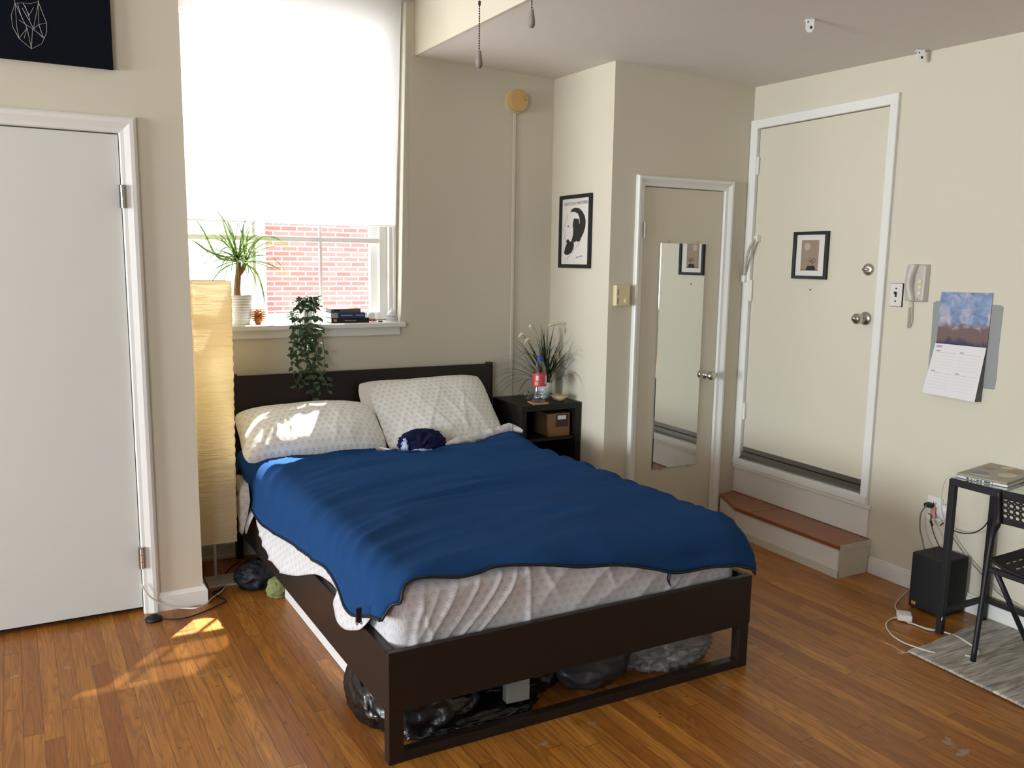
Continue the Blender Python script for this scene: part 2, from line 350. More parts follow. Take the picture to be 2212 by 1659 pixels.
M = dict(
    unseen=mat('low_bounce_paint', '7c7d7b', 0.8, var=0.03),  # unseen walls darkened to cut the light they bounce
    wall=mat('cream_wall_paint', 'cfc9b6', 0.7, var=0.025, vscale=2.2, bump=0.06, bscale=28, spec=0.25),
    ceil=mat('ceiling_paint', 'dcd9d4', 0.8, var=0.02, bump=0.08, bscale=14, spec=0.2),
    sash=mat('white_sash_paint', 'efeeea', 0.4, var=0.01),
    trim=mat('white_gloss_paint', 'e2e1db', 0.38, var=0.02, bump=0.05, bscale=40, spec=0.45),
    door1=mat('cool_lit_door_paint', 'd5d5cf', 0.42, var=0.015, vscale=3, spec=0.4, bump=0.03, bscale=20),  # door paint with the cool daylight mixed into its colour
    door=mat('cream_door_paint', 'd0cab6', 0.42, var=0.015, vscale=3, spec=0.4, bump=0.03, bscale=20),
    floor=wood_floor(),
    bedwood=mat('black_brown_wood', '221a17', 0.42, var=0.22, vscale=5, stretch=(1.5, 1.5, 26), spec=0.4),
    standwood=mat('black_oak_veneer', '171412', 0.5, var=0.2, vscale=5, stretch=(4, 30, 4), spec=0.35),
    navy=mat('navy_fleece', '21426f', 0.95, var=0.06, vscale=30, bump=0.12, bscale=420, spec=0.04),
    sprig=sprig_cotton('sprigged_cotton', 'd0cecf', '8d8a88'), sprig2=sprig_cotton('sprigged_cotton_pillow', 'e4e3de', '8d8a86'),
    plain=mat('white_cotton', 'dcd9d2', 0.9, var=0.02, spec=0.1, bump=0.1, bscale=30),
    shirt=mat('dark_navy_jersey', '191c3a', 0.9, var=0.08, spec=0.1, bump=0.15, bscale=200), paleblue=mat('pale_blue_cotton', 'a9bfdc', 0.9, var=0.03, spec=0.1),
    blind=thin_cloth('sheer_white_blind', 'f2efea', 0.66, 0.08), paper=thin_cloth('cream_crinkled_paper', 'fdf0cb', 0.66, 0.0, 0.8),
    glass=see_through('window_glass', 'ffffff', 0.97, 0.0, 0.6), clear=see_through('clear_glass', 'f8fafa', 0.965, 0.03, 1.0),
    pet=see_through('clear_plastic', 'eef2f4', 0.93, 0.08, 1.0), film=see_through('clear_film', 'e6e6e6', 0.62, 0.18, 0.9, 'b4b2ae'), frost=see_through('milky_plastic', 'd0d0d0', 0.35, 0.3, 0.5, '4c4c50'),
    water=see_through('water', 'dfe8ec', 0.8, 0.02, 1.2),
    chrome=mat('polished_nickel', 'c8c5be', 0.28, 1.0, var=0.0), steel=mat('brushed_aluminium', 'a5a5a3', 0.35, 1.0, var=0.05, vscale=4, stretch=(1, 1, 30)), silver=mat('silver_aluminium', 'c2c1bd', 0.4, 0.35, var=0.03),
    black=mat('black_powder_coat', '17161a', 0.5, var=0.06, spec=0.4), blackmatte=mat('black_vinyl', '17181a', 0.62, var=0.1, bump=0.08, bscale=300), blackgloss=mat('black_bin_liner', '0c0c0e', 0.3, var=0.1, bump=0.7, bscale=22, spec=0.6),
    rubber=mat('black_rubber', '141416', 0.55, var=0.05), white=mat('white_plastic', 'e2e1de', 0.35, var=0.01), ivory=mat('ivory_plastic', 'd8cba4', 0.45, var=0.02), greyplastic=mat('warm_grey_plastic', 'b7b1a6', 0.35, var=0.02),
    amber=mat('yellowed_plastic', 'cba66c', 0.5, var=0.03), pot=mat('white_ceramic', 'dedede', 0.35, var=0.01), leaf=thin_cloth('grass_green_leaf', '6c8448', 0.35), leafdark=mat('dark_grass_leaf', '28341e', 0.55, var=0.25, vscale=14),
    ivy=mat('dark_green_leaf', '344a2e', 0.5, var=0.35, vscale=40), plume=mat('cream_plume', 'd5cfb4', 0.9, var=0.05), bark=mat('brown_bark', '8b6844', 0.9, var=0.3, vscale=40, bump=0.4, bscale=90), soil=mat('potting_soil', '3a2c20', 0.95, var=0.3, vscale=60),
    succ=mat('grey_green_leaf', '7f9a86', 0.6, var=0.15), cone=mat('pine_cone_brown', 'b0763a', 0.7, var=0.3, vscale=50),
    lightwood=mat('light_wood', 'b98d5c', 0.55, var=0.15, stretch=(6, 60, 6)), boxwood=mat('striped_bamboo', '7b5a3c', 0.6, var=0.3, vscale=4, stretch=(40, 40, 2)), plate=mat('dark_brown_plate', '3a2622', 0.5, var=0.1), onyx=mat('cream_onyx', 'cfb98a', 0.2, var=0.3, vscale=16, spec=0.6),
    treadwood=mat('varnished_step_board', '8a5434', 0.32, var=0.22, vscale=4, stretch=(30, 3, 3), spec=0.5), red=mat('red_label', 'c2454b', 0.45, var=0.25, vscale=40), labelgrey=mat('pale_label', 'c9cbd0', 0.5, var=0.1), bluecap=mat('blue_cap', '2b3f9c', 0.4, var=0.0),
    wax=mat('red_wax', 'e2604e', 0.5, var=0.05), paperwhite=mat('white_paper', 'dbd9d8', 0.7, var=0.01), mountwhite=mat('mount_board', 'd8d2cb', 0.7, var=0.01), ink=mat('black_ink', '262524', 0.7, var=0.08), greyink=mat('grey_ink', '9a9a9c', 0.7, var=0.0), pinkink=mat('mauve_ink', 'b596b8', 0.7, var=0.0),
    frameblack=mat('black_frame', '1b1b1d', 0.45, var=0.05), tanprint=mat('brown_print', '94806c', 0.6, var=0.12, vscale=18), moon=mat('pale_moon_print', 'b0a196', 0.6, var=0.02), canvasnavy=mat('near_black_canvas', '10141c', 0.95, var=0.1, bump=0.12, bscale=500, spec=0.08), purple=mat('dark_purple', '3d2b52', 0.6, var=0.05),
    paint=mat('grey_undercoat', '8f9391', 0.7, var=0.03, vscale=5), brick=brick_mat(), siding=mat('white_siding', 'eceae6', 0.8, var=0.02), rug=rug_mat(), print_=painting_mat(),
    rose=mat('rose_gold_plastic', 'd7a08c', 0.3, 0.2, var=0.02), cablegrey=mat('grey_cable', '7b776d', 0.6, var=0.02), cablewhite=mat('white_cable', 'cfccc2', 0.5, var=0.02), bookblue=mat('blue_book_cover', '26406c', 0.45, var=0.1), bookgrey=mat('grey_brown_book_cover', '5d5754', 0.5, var=0.25, vscale=30), bookblack=mat('black_book_cover', '17171a', 0.45, var=0.1),
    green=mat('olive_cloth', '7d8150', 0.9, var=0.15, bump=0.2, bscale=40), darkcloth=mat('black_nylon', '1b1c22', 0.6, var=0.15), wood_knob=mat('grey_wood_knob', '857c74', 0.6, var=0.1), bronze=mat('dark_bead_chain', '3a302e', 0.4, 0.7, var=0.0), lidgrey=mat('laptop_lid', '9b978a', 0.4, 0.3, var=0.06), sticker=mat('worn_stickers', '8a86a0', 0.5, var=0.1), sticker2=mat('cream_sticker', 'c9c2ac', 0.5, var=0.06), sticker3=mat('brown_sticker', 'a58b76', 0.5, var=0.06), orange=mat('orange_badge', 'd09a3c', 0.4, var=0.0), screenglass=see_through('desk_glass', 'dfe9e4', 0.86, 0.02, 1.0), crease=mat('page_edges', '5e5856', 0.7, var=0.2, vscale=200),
)
mm, n_, l_, b_, o_ = nodes('mirror_glass'); b_.inputs['Base Color'].default_value = (0.8, 0.82, 0.8, 1); b_.inputs['Metallic'].default_value = 1; b_.inputs['Roughness'].default_value = 0.015; M['mirror'] = mm

# ------------------------------------------------------------ the room
def soffit(x, y): return 2.545-0.0331*(x-3.534)+0.024*(y-3.74)
def struct(name, mb, m, **k):
    o = mb.build(name, m, **k); o['kind'] = 'structure'; return o
struct('floor', MB().box(-7.0, 3.70, -2.3, 4.52, -0.08, 0), M['floor'])
q = MB(); P = [(x, y, soffit(x, y)) for x, y in ((1.712, -2.3), (3.7, -2.3), (3.7, 4.5), (1.712, 4.5))]
q.hexa(P+[(p[0], p[1], 3.25) for p in P]); struct('ceiling_low', q, M['ceil'])
struct('ceiling_high', MB().box(-7.0, 1.712, -2.3, 4.5, 3.25, 3.33), M['ceil'])
q = MB(); a, b = soffit(1.70, -2.3), soffit(1.70, 4.36)      # dropped beam face
q.hexa([(1.698, -2.2, a-0.002), (1.7115, -2.2, a-0.002), (1.7115, 4.36, b-0.002), (1.698, 4.36, b-0.002), (1.698, -2.2, 3.25), (1.7115, -2.2, 3.25), (1.7115, 4.36, 3.25), (1.698, 4.36, 3.25)])
struct('wall_beam', q, M['wall'])
# far wall with the window opening (its right reveal leans a little)
jx = lambda z: 1.612+0.0245*(z-1.217)
q = MB(); q.box(-7.0, 0.44, 4.36, 4.50, 0, 3.25); q.box(0.44, 3.7, 4.36, 4.50, 0, 1.17)
q.hexa([(0.44, 4.36, 3.03), (jx(3.03), 4.36, 3.03), (jx(3.03), 4.5, 3.03), (0.44, 4.5, 3.03), (0.44, 4.36, 3.25), (jx(3.25), 4.36, 3.25), (jx(3.25), 4.5, 3.25), (0.44, 4.5, 3.25)])
q.hexa([(jx(1.17), 4.36, 1.17), (3.7, 4.36, 1.17), (3.7, 4.5, 1.17), (jx(1.17)+0.012, 4.5, 1.17), (jx(3.25), 4.36, 3.25), (3.7, 4.36, 3.25), (3.7, 4.5, 3.25), (jx(3.25)+0.012, 4.5, 3.25)])
struct('wall_far', q, M['wall'])
q = MB(); q.box(-7.0, -0.617, 3.80, 3.90, 0, 3.25); q.box(-0.617, 0.212, 3.80, 3.90, 2.032, 3.25); q.box(0.212, 0.457, 3.80, 3.90, 0, 3.25); q.box(0.36, 0.457, 3.90, 4.36, 0, 3.25)
struct('wall_left_far', q, M['wall'])
q = MB(); q.box(2.564, 2.775, 3.74, 3.84, 0, 2.7); q.box(2.775, 3.342, 3.74, 3.84, 1.957, 2.7); q.box(3.342, 3.7, 3.74, 3.84, 0, 2.7); q.box(2.564, 2.66, 3.84, 4.36, 0, 2.7)
struct('wall_corner', q, M['wall'])
q = MB(); q.box(3.532, 3.70, -2.3, 2.815, 0, 2.7); q.box(3.532, 3.70, 3.69, 3.74, 0, 2.7); q.box(3.532, 3.70, 2.815, 3.69, 2.311, 2.7); q.box(3.532, 3.70, 2.815, 3.69, 0, 0.425)
struct('wall_right', q, M['wall'])
q = MB(); q.box(-7.1, -7.0, -2.3, 0.4, 0, 3.25); q.box(-7.1, -7.0, 3.4, 4.5, 0, 3.25); q.box(-7.1, -7.0, 0.4, 3.4, 0, 0.4); q.box(-7.1, -7.0, 0.4, 3.4, 2.4, 3.25)
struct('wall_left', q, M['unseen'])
q = MB(); q.box(-7.1, -5.0, -2.4, -2.3, 0, 3.25); q.box(-2.8, 3.7, -2.4, -2.3, 0, 3.25); q.box(-5.0, -2.8, -2.4, -2.3, 0, 0.75); q.box(-5.0, -2.8, -2.4, -2.3, 2.55, 3.25)
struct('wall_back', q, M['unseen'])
w3 = struct_empty('added_rear_window', (-3.9, -2.3, 0.75)); q = MB()  # made-up window out of view, added for the rear fill light
for a, b, c, d in ((-5.0, -4.95, 0.75, 2.55), (-2.85, -2.8, 0.75, 2.55), (-4.95, -2.85, 0.75, 0.8), (-4.95, -2.85, 2.5, 2.55), (-3.915, -3.885, 0.8, 2.5)): q.box(a, b, -2.39, -2.31, c, d)
q.build('window_frame', M['trim'], w3)
# bare patch of undercoat on the right wall, behind the calendar
wr = bpy.data.objects['wall_right']
q = MB(on_x(3.532, 0, 0)); q.prism([(-2.508, 1.383, 0), (-2.49, 1.392, 0), (-2.19, 1.388, 0), (-2.178, 1.38, 0), (-2.181, 1.2, 0), (-2.178, 1.07, 0), (-2.183, 1.022, 0), (-2.35, 1.02, 0), (-2.498, 1.012, 0), (-2.507, 1.03, 0), (-2.504, 1.2, 0)], (0, 0, 0.0015))
q.build('bare_patch', M['paint'], wr, kind='structure')
# baseboards
q = MB(); q.box(0.272, 0.475, 3.782, 3.80, 0, 0.066); q.box(0.457, 0.475, 3.80, 4.36, 0, 0.066)
q.hexa([(0.272, 3.782, 0.066), (0.475, 3.782, 0.066), (0.475, 3.80, 0.066), (0.272, 3.80, 0.066), (0.272, 3.795, 0.082), (0.462, 3.795, 0.082), (0.462, 3.80, 0.082), (0.272, 3.80, 0.082)])
q.hexa([(0.457, 3.79, 0.066), (0.475, 3.79, 0.066), (0.475, 4.36, 0.066), (0.457, 4.36, 0.066), (0.457, 3.79, 0.09), (0.462, 3.79, 0.09), (0.462, 4.36, 0.09), (0.457, 4.36, 0.09)])
struct('baseboard_left', q, M['trim'])
q = MB(); q.box(3.516, 3.532, -2.3, 2.736, 0, 0.075); q.box(3.522, 3.532, -2.3, 2.736, 0.075, 0.088)
struct('baseboard_right', q, M['trim'], bevel=0.003)
q = MB(); q.box(0.475, 2.564, 4.344, 4.36, 0, 0.075); q.box(0.475, 2.564, 4.335, 4.36, 0, 0.02)
struct('baseboard_far', q, M['trim'], bevel=0.003)
# trim below the entrance door: kick panel and two little ledges
q = MB(); q.box(3.522, 3.5319, 2.762, 3.7395, 0.176, 0.327); q.box(3.512, 3.5319, 2.752, 3.7395, 0.327, 0.344); q.box(3.506, 3.5319, 2.772, 3.7395, 0.346, 0.39)
struct('trim_1', q, M['trim'], bevel=0.002)

# ------------------------------------------------------------ far window
w1 = struct_empty('window_1', (1.05, 4.4, 1.2))
q = MB(); q.hexa([(1.578, 4.455, 1.205), (1.63, 4.455, 1.205), (1.64, 4.56, 1.205), (1.578, 4.56, 1.205), (1.585, 4.455, 3.03), (1.66, 4.455, 3.03), (1.672, 4.56, 3.03), (1.585, 4.56, 3.03)])
q.box(0.44, 0.50, 4.455, 4.56, 1.205, 3.03); q.box(0.50, 1.60, 4.455, 4.56, 2.80, 3.03); q.box(0.50, 1.60, 4.47, 4.50, 2.78, 2.83)
q.box(1.60, 1.615, 4.44, 4.47, 1.205, 3.0)
q.build('window_frame', M['trim'], w1, bevel=0.003)
q = MB(); q.box(1.508, 1.60, 4.562, 4.60, 1.0, 2.84); q.box(1.52, 1.60, 4.60, 4.61, 1.0, 2.84); q.box(0.3, 0.50, 4.562, 4.60, 1.0, 2.84); q.box(0.3, 1.7, 4.562, 4.60, 2.79, 2.9); q.box(0.3, 1.7, 4.562, 4.72, 1.08, 1.203)
q.box(1.60, 1.9, 4.502, 4.61, 0.9, 3.3); q.box(0.0, 0.49, 4.502, 4.56, 0.9, 3.3); q.box(0.0, 1.9, 4.562, 4.60, 2.85, 3.4)
q.build('outer_frame', M['trim'], w1)
def sash(y0, y1, z0, z1, zm, bot, top):
    s = MB(); s.box(0.50, 0.535, y0, y1, z0, z1); s.box(1.538, 1.579, y0, y1, z0, z1); s.box(0.535, 1.538, y0, y1, z0, z0+bot); s.box(0.535, 1.538, y0, y1, z1-top, z1)
    for x in (0.861, 1.211): s.box(x-0.008, x+0.008, y0+0.006, y1-0.002, z0+bot, z1-top)
    s.box(0.535, 1.538, y0+0.0045, y1-0.0035, zm-0.012, zm+0.014)
    o = s.build('sash', M['sash'], w1, bevel=0.002)
    MB().box(0.53, 1.545, (y0+y1)/2-0.001, (y0+y1)/2+0.001, z0+0.02, z1-0.02).build('pane', M['glass'], o)
    return o
sash(4.495, 4.525, 1.208, 2.05, 1.643, 0.042, 0.04); sash(4.53, 4.56, 2.02, 2.79, 2.42, 0.035, 0.045)
q = MB(); q.box(0.44, 1.625, 4.312, 4.50, 1.178, 1.205); q.build('window_sill', M['trim'], w1, bevel=0.006, seg=3)
q = MB(); q.box(0.44, 1.603, 4.345, 4.36, 1.135, 1.178); q.build('sill_apron', M['trim'], w1, bevel=0.002)
# side window (its daylight comes from the left, outside the view)
w2 = struct_empty('window_2', (-7.0, 1.9, 0.4))
q = MB()
for a, b, c, d in ((0.4, 0.45, 0.4, 2.4), (3.35, 3.4, 0.4, 2.4), (0.45, 3.35, 0.4, 0.45), (0.45, 3.35, 2.35, 2.4), (1.885, 1.915, 0.45, 2.35)): q.box(-7.09, -7.01, a, b, c, d)
q.build('window_frame', M['trim'], w2)

# ------------------------------------------------------------ neighbouring building seen through the window
nb = thing('neighbouring_building', 'red brick building with pale mortar seen outside the far window', 'building', (4, 9.6, -3))
MB().box(-3, 13, 11.6, 12.0, -3, 7.2).build('brick_wall', M['brick'], nb)
q = MB()
z = -3.0
while z < 3.3:
    q.hexa([(-4, 11.1, z), (2.27, 11.1, z), (2.27, 11.5, z), (-4, 11.5, z), (-4, 11.13, z+0.2), (2.27, 11.13, z+0.2), (2.27, 11.5, z+0.2), (-4, 11.5, z+0.2)]); z += 0.2
q.build('clapboard_wing', M['siding'], nb)

# ------------------------------------------------------------ doors
def hinge(mb, x, z0, z1, w=0.012):
    k = (z1-z0)/3
    for i in range(3): mb.lathe([(0.006, z0+k*i+0.001), (0.006, z0+k*(i+1)-0.001)], (x, 0, 0), 'y' if False else 'z', 10)
d1 = struct_empty('door_1', (-0.2, 3.8, 0))
MB().box(-0.612, 0.2075, 3.806, 3.85, 0.026, 2.027).build('door_panel', M['door1'], d1, bevel=0.002)
casing(on_y(0, 3.80, 0), -0.617, 0.2105, 0, 2.031, [(0, -0.05), (0, 0.006), (0.005, 0.012), (0.018, 0.014), (0.04, 0.024), (0.054, 0.024), (0.063, 0.016), (0.067, 0.004), (0.067, 0)]).build('door_frame', M['trim'], d1)
MB().box(-0.617, 0.212, 3.86, 3.875, 0.0, 2.04).build('added_backing', M['darkcloth'], d1)  # black slab added behind the door to keep its gaps dark
for z0, z1 in ((1.736, 1.828), (0.21, 0.304)):
    q = MB(); q.box(0.2, 0.222, 3.776, 3.8, z0, z1); k = (z1-z0)/3
    for i in range(3): q.lathe([(0.0065, z0+k*i), (0.0065, z0+k*(i+1)-0.002)], (0.212, 3.776, 0), 'z', 10)
    q.build('hinge', M['chrome'], d1)
d2 = struct_empty('door_2', (3.06, 3.74, 0))
MB().box(2.7795, 3.3385, 3.745, 3.785, 0.008, 1.953).build('door_panel', M['door'], d2, bevel=0.002)
casing(on_y(0, 3.74, 0), 2.777, 3.341, 0, 1.956, [(0, -0.05), (0, 0.004), (0.004, 0.009), (0.02, 0.012), (0.038, 0.026), (0.05, 0.026), (0.055, 0.018), (0.056, 0)]).build('door_frame', M['trim'], d2)
MB().box(2.775, 3.342, 3.80, 3.812, 0, 1.96).build('added_backing', M['darkcloth'], d2)  # added dark slab so the inner door's gaps stay black
q = MB(); a = (2.78, 3.735, 1.768); b = (2.785, 3.735, 1.679)
q.box(2.771, 2.785, 3.728, 3.745, b[2], a[2])
for i in range(3): q.lathe([(0.0065, b[2]+0.028*i), (0.0065, b[2]+0.028*i+0.026)], (2.777, 3.727, 0), 'z', 10)
q.build('hinge', M['chrome'], d2)
k = (3.269, 3.7, 0.9)
q = MB(); q.lathe([(0.0, -0.005), (0.026, -0.005), (0.026, 0.0), (0.022, 0.006), (0.012, 0.008), (0.011, 0.03), (0.022, 0.034), (0.026, 0.045), (0.025, 0.06), (0.018, 0.066), (0, 0.067)], (0, 0, 0), 'y')
q.v = [(x+k[0]+0.004, 3.745-y, z+k[2]) for x, y, z in q.v]; q.build('door_knob', M['chrome'], d2, smooth=True)
d3 = struct_empty('door_3', (3.55, 3.25, 0.43))
MB().box(3.537, 3.58, 2.8195, 3.6855, 0.436, 2.3065).build('door_panel', M['door'], d3, bevel=0.002)
q = MB(on_x(3.532, 0, 0))
q = casing(on_x(3.532, 0, 0), -3.689, -2.8165, 0.39, 2.3095, [(0, -0.05), (0, 0.014), (0.003, 0.017), (0.046, 0.022), (0.049, 0.019), (0.049, 0)], 0.337)
q.build('door_frame', M['trim'], d3)
MB().box(3.60, 3.615, 2.80, 3.70, 0.42, 2.33).build('added_backing', M['trim'], d3)  # slab added to stop outside light leaking through the door gaps
q = MB(on_x(3.532, 0, 0)); q.box(-3.682, -2.822, 0.436, 0.462, -0.005, -0.001); q.hexa([(-3.69, 0.39, 0.025), (-2.815, 0.39, 0.025), (-2.815, 0.39, -0.04), (-3.69, 0.39, -0.04), (-3.69, 0.396, 0.022), (-2.815, 0.396, 0.022), (-2.815, 0.418, -0.04), (-3.69, 0.418, -0.04)])
q.box(-3.69, -2.815, 0.404, 0.430, -0.012, 0.001)
q.build('threshold_plate', M['steel'], d3)
for z0, z1 in ((2.054, 2.153), (1.332, 1.454), (0.627, 0.725)):
    q = MB(); k = (z1-z0)/3
    for i in range(3): q.lathe([(0.008, z0+k*i), (0.008, z0+k*(i+1)-0.003)], (3.526, 3.693, 0), 'z', 10)
    q.box(3.524, 3.533, 3.675, 3.712, z0, z1); q.build('hinge', M['trim'], d3)
def rose(name, y, z, prof, extra=None):
    q = MB(); q.lathe(prof, (0, 0, 0), 'x'); q.v = [(3.537-x, yy+y, zz+z) for x, yy, zz in q.v]
    if extra: extra(q)
    return q.build(name, M['chrome'], d3, smooth=True)
rose('door_knob', 2.878, 1.284, [(0, 0), (0.034, 0), (0.034, 0.006), (0.026, 0.012), (0.014, 0.016), (0.013, 0.036), (0.022, 0.042), (0.028, 0.055), (0.027, 0.072), (0.018, 0.082), (0.012, 0.084), (0.011, 0.092), (0, 0.093)])
rose('deadbolt', 2.882, 1.529, [(0, 0), (0.029, 0), (0.03, 0.008), (0.024, 0.014), (0.01, 0.016), (0, 0.016)], lambda q: q.box(3.507, 3.522, 2.866, 2.898, 1.523, 1.535))
MB().box(3.531, 3.5365, 2.8155, 2.820, 1.483, 1.558).build('strike_plate', M['black'], d3)
q = MB(); q.lathe([(0.0045, 0), (0.0045, 0.002)], (3.535, 3.247, 1.414), 'x', 12); q.build('peephole', M['black'], d3)

# ------------------------------------------------------------ wooden step under the entrance door
st = thing('door_step', 'varnished wooden step with white riser below the entrance door', 'step', (3.42, 3.2, 0))
P = [(3.531, 3.738), (3.404, 3.716), (3.292, 3.47), (3.296, 2.738), (3.531, 2.738)]
q = MB(); q.prism([(x, y, 0.152) for x, y in P], (0, 0, 0.022)); t = q.build('tread', M['treadwood'], st, bevel=0.004)
MB().add([(3.531, 3.33, 0.1745), (3.296, 3.345, 0.1745), (3.296, 3.349, 0.1745), (3.531, 3.334, 0.1745)], [(0, 1, 2, 3)]).build('board_joint', M['ink'], t)
q = MB(); q.prism([(x, y, 0.0) for x, y in ((3.531, 3.738), (3.406, 3.716), (3.312, 3.47), (3.312, 2.75), (3.531, 2.75))], (0, 0, 0.152)); q.build('riser', M['trim'], st)
q = MB(); q.box(3.306, 3.312, 2.742, 3.47, 0, 0.04); q.box(3.306, 3.531, 2.736, 2.7375, 0.146, 0.174); q.box(3.308, 3.531, 2.742, 2.75, 0, 0.146); q.build('side_board', M['wall'], st)

# ------------------------------------------------------------ things on the walls
# canvas top left
cv = thing('canvas_picture', 'near-black canvas with thin white faceted line drawing above left door', 'picture', (-0.2, 3.79, 2.6))
MB().box(-0.62, 0.204, 3.775, 3.799, 2.272, 3.0).build('canvas', M['canvasnavy'], cv, bevel=0.002)
def px4(a, b): return (-0.181+0.384*(a-0)/975.0+0.0, 2.271+(508+0.108*a-b)/4*0.001735)
LN = [((120, 165), (160, 65)), ((160, 65), (150, 0)), ((120, 165), (128, 260)), ((128, 260), (172, 352)), ((172, 352), (270, 438)), ((270, 438), (360, 395)), ((360, 395), (408, 300)), ((408, 300), (412, 220)), ((412, 220), (378, 120)), ((378, 120), (355, 50)), ((355, 50), (355, 0)),
      ((160, 65), (245, 265)), ((245, 265), (172, 352)), ((245, 265), (270, 438)), ((245, 265), (215, 350)), ((160, 65), (160, 250)), ((160, 250), (172, 352)), ((180, 200), (290, 270)), ((290, 270), (390, 350)), ((290, 270), (270, 438)), ((215, 100), (300, 270)), ((355, 50), (300, 265)), ((355, 50), (345, 235)), ((345, 235), (412, 222)), ((345, 235), (300, 270)), ((345, 235), (378, 345)), ((310, 95), (270, 160)), ((225, 60), (270, 160)), ((225, 60), (285, 65)), ((285, 65), (355, 45)), ((160, 65), (225, 60)), ((180, 70), (210, 190)), ((300, 275), (375, 345)), ((240, 80), (275, 200))]
q = MB()
for (a, b), (c, d) in LN:
    p, r = px4(a, b), px4(c, d); q.tube([(p[0], 3.7745, p[1]), (r[0], 3.7745, r[1])], 0.0006, 4)
q.build('line_drawing', M['greyplastic'], cv)
# picture on the hidden side of the left wall: only its edge shows
q = MB(); q.box(0.457, 0.474, 4.0, 4.28, (0.494, 4.1, 1.724)[2], (0.505, 4.1, 2.138)[2]); o = q.build('hanging_picture', M['purple'], bevel=0.003); tag(o, 'dark purple edge of a picture hanging beside the far window', 'picture')
# alarm and its cable duct
al = thing('smoke_alarm', 'yellowed round alarm high on the wall right of the window', 'alarm', (2.31, 4.35, 2.44))
q = MB(); q.lathe([(0.066, 0), (0.066, 0.024), (0.058, 0.026)], (0, 0, 0), 'y', 40); q.v = [(x+2.305, 4.36-y, z+2.441) for x, y, z in q.v]; q.build('base', M['ivory'], al)
q = MB(); q.lathe([(0.0, 0.026), (0.054, 0.026), (0.061, 0.031), (0.062, 0.05), (0.057, 0.058), (0, 0.06)], (0, 0, 0), 'y', 40); q.v = [(x+2.305, 4.36-y, z+2.441) for x, y, z in q.v]; q.build('cover', M['amber'], al, smooth=False, bevel=0.002)
q = MB()
for dx, dz, r in ((0.036, 0.022, 0.0035), (0.043, 0.006, 0.004)): q.lathe([(0, 0), (r, 0), (r, 0.0605)], (0, 0, 0), 'y', 10, False); q.v[-30:] = [(x+2.305+dx-0.006, 4.36-y, z+2.441+dz) for x, y, z in q.v[-30:]]
q.build('test_light', M['bronze'], al)
q = MB(); q.box(2.293, 2.311, 4.346, 4.36, 0.0, 2.378); o = q.build('cable_duct', M['wall'], bevel=0.003); tag(o, 'thin painted cable duct running down below the round alarm', 'cable duct')
# framed black-and-white portrait print on the narrow wall
A, B, D = (2.562, 4.248, 1.921), (2.562, 3.916, 1.919), (2.562, 3.923, 1.51)
pw, ph = A[1]-B[1], 0.5*(A[2]+B[2])-D[2]
pt = thing('framed_poster', 'black framed black-and-white poster of a bearded profile on narrow wall', 'picture', (2.56, A[1]-pw/2, D[2]))
F = on_x(2.564, A[1], D[2]); q = MB(F); b = 0.021
q.box(0, pw, 0, b, 0, 0.016); q.box(0, pw, ph-b, ph, 0, 0.016); q.box(0, b, b, ph-b, 0, 0.016); q.box(pw-b, pw, b, ph-b, 0, 0.016); q.build('frame', M['frameblack'], pt, bevel=0.001)
sh = MB(F).box(b, pw-b, b, ph-b, 0.001, 0.006).build('print', M['mountwhite'], pt)
q = MB(F); iw = pw-2*b; ih = ph-2*b
def pp(a, c, k=0): return (b+iw*a, b+ih*c, 0.0063+k)
q.poly([pp(*t) for t in ((0.30, .80), (0.36, .845), (0.47, .862), (0.62, .85), (0.74, .80), (0.83, .73), (0.87, .65), (0.86, .56), (0.80, .47), (0.72, .40), (0.68, .35), (0.58, .345), (0.50, .37), (0.50, .42), (0.58, .47), (0.62, .55), (0.66, .63), (0.64, .71), (0.58, .77), (0.46, .80))])
q.poly([pp(*t, 0.0003) for t in ((0.44, .70), (0.62, .69), (0.67, .56), (0.60, .42), (0.52, .34), (0.42, .335), (0.36, .35), (0.42, .44), (0.43, .53), (0.40, .60))])
q.poly([pp(*t, 0.0006) for t in ((0.10, .17), (0.14, .26), (0.20, .32), (0.17, .36), (0.24, .39), (0.32, .35), (0.44, .345), (0.47, .30), (0.45, .24), (0.38, .18), (0.26, .145), (0.16, .145))])
q.poly([pp(*t) for t in ((0.20, .585), (0.25, .60), (0.27, .585), (0.24, .57))])
q.tube([pp(*t) for t in ((0.20, .78), (0.17, .70), (0.10, .60), (0.06, .52), (0.12, .50), (0.11, .45), (0.10, .41), (0.16, .37))], 0.0008, 4)
q.tube([pp(*t) for t in ((0.66, .33), (0.55, .26), (0.40, .18), (0.18, .07))], 0.0008, 4)
q.build('portrait_shape', M['ink'], sh)
q = MB(); text_into(q, "WHAT'S ON A MAN'S MIND", 0.026, F @ Matrix.Translation((b+iw*0.5, b+ih*0.925, 0.0066)) @ Matrix.Rotation(0.02, 4, 'Z'), sx=iw*0.92/0.345)
q.build('lettering', M['ink'], sh); q = MB(); text_into(q, 'SIGMUND FREUD', 0.012, F @ Matrix.Translation((b+iw*0.66, b+ih*0.115, 0.0066)) @ Matrix.Rotation(0.18, 4, 'Z'), sx=0.75, shear=0.25); q.build('lettering', M['ink'], sh)
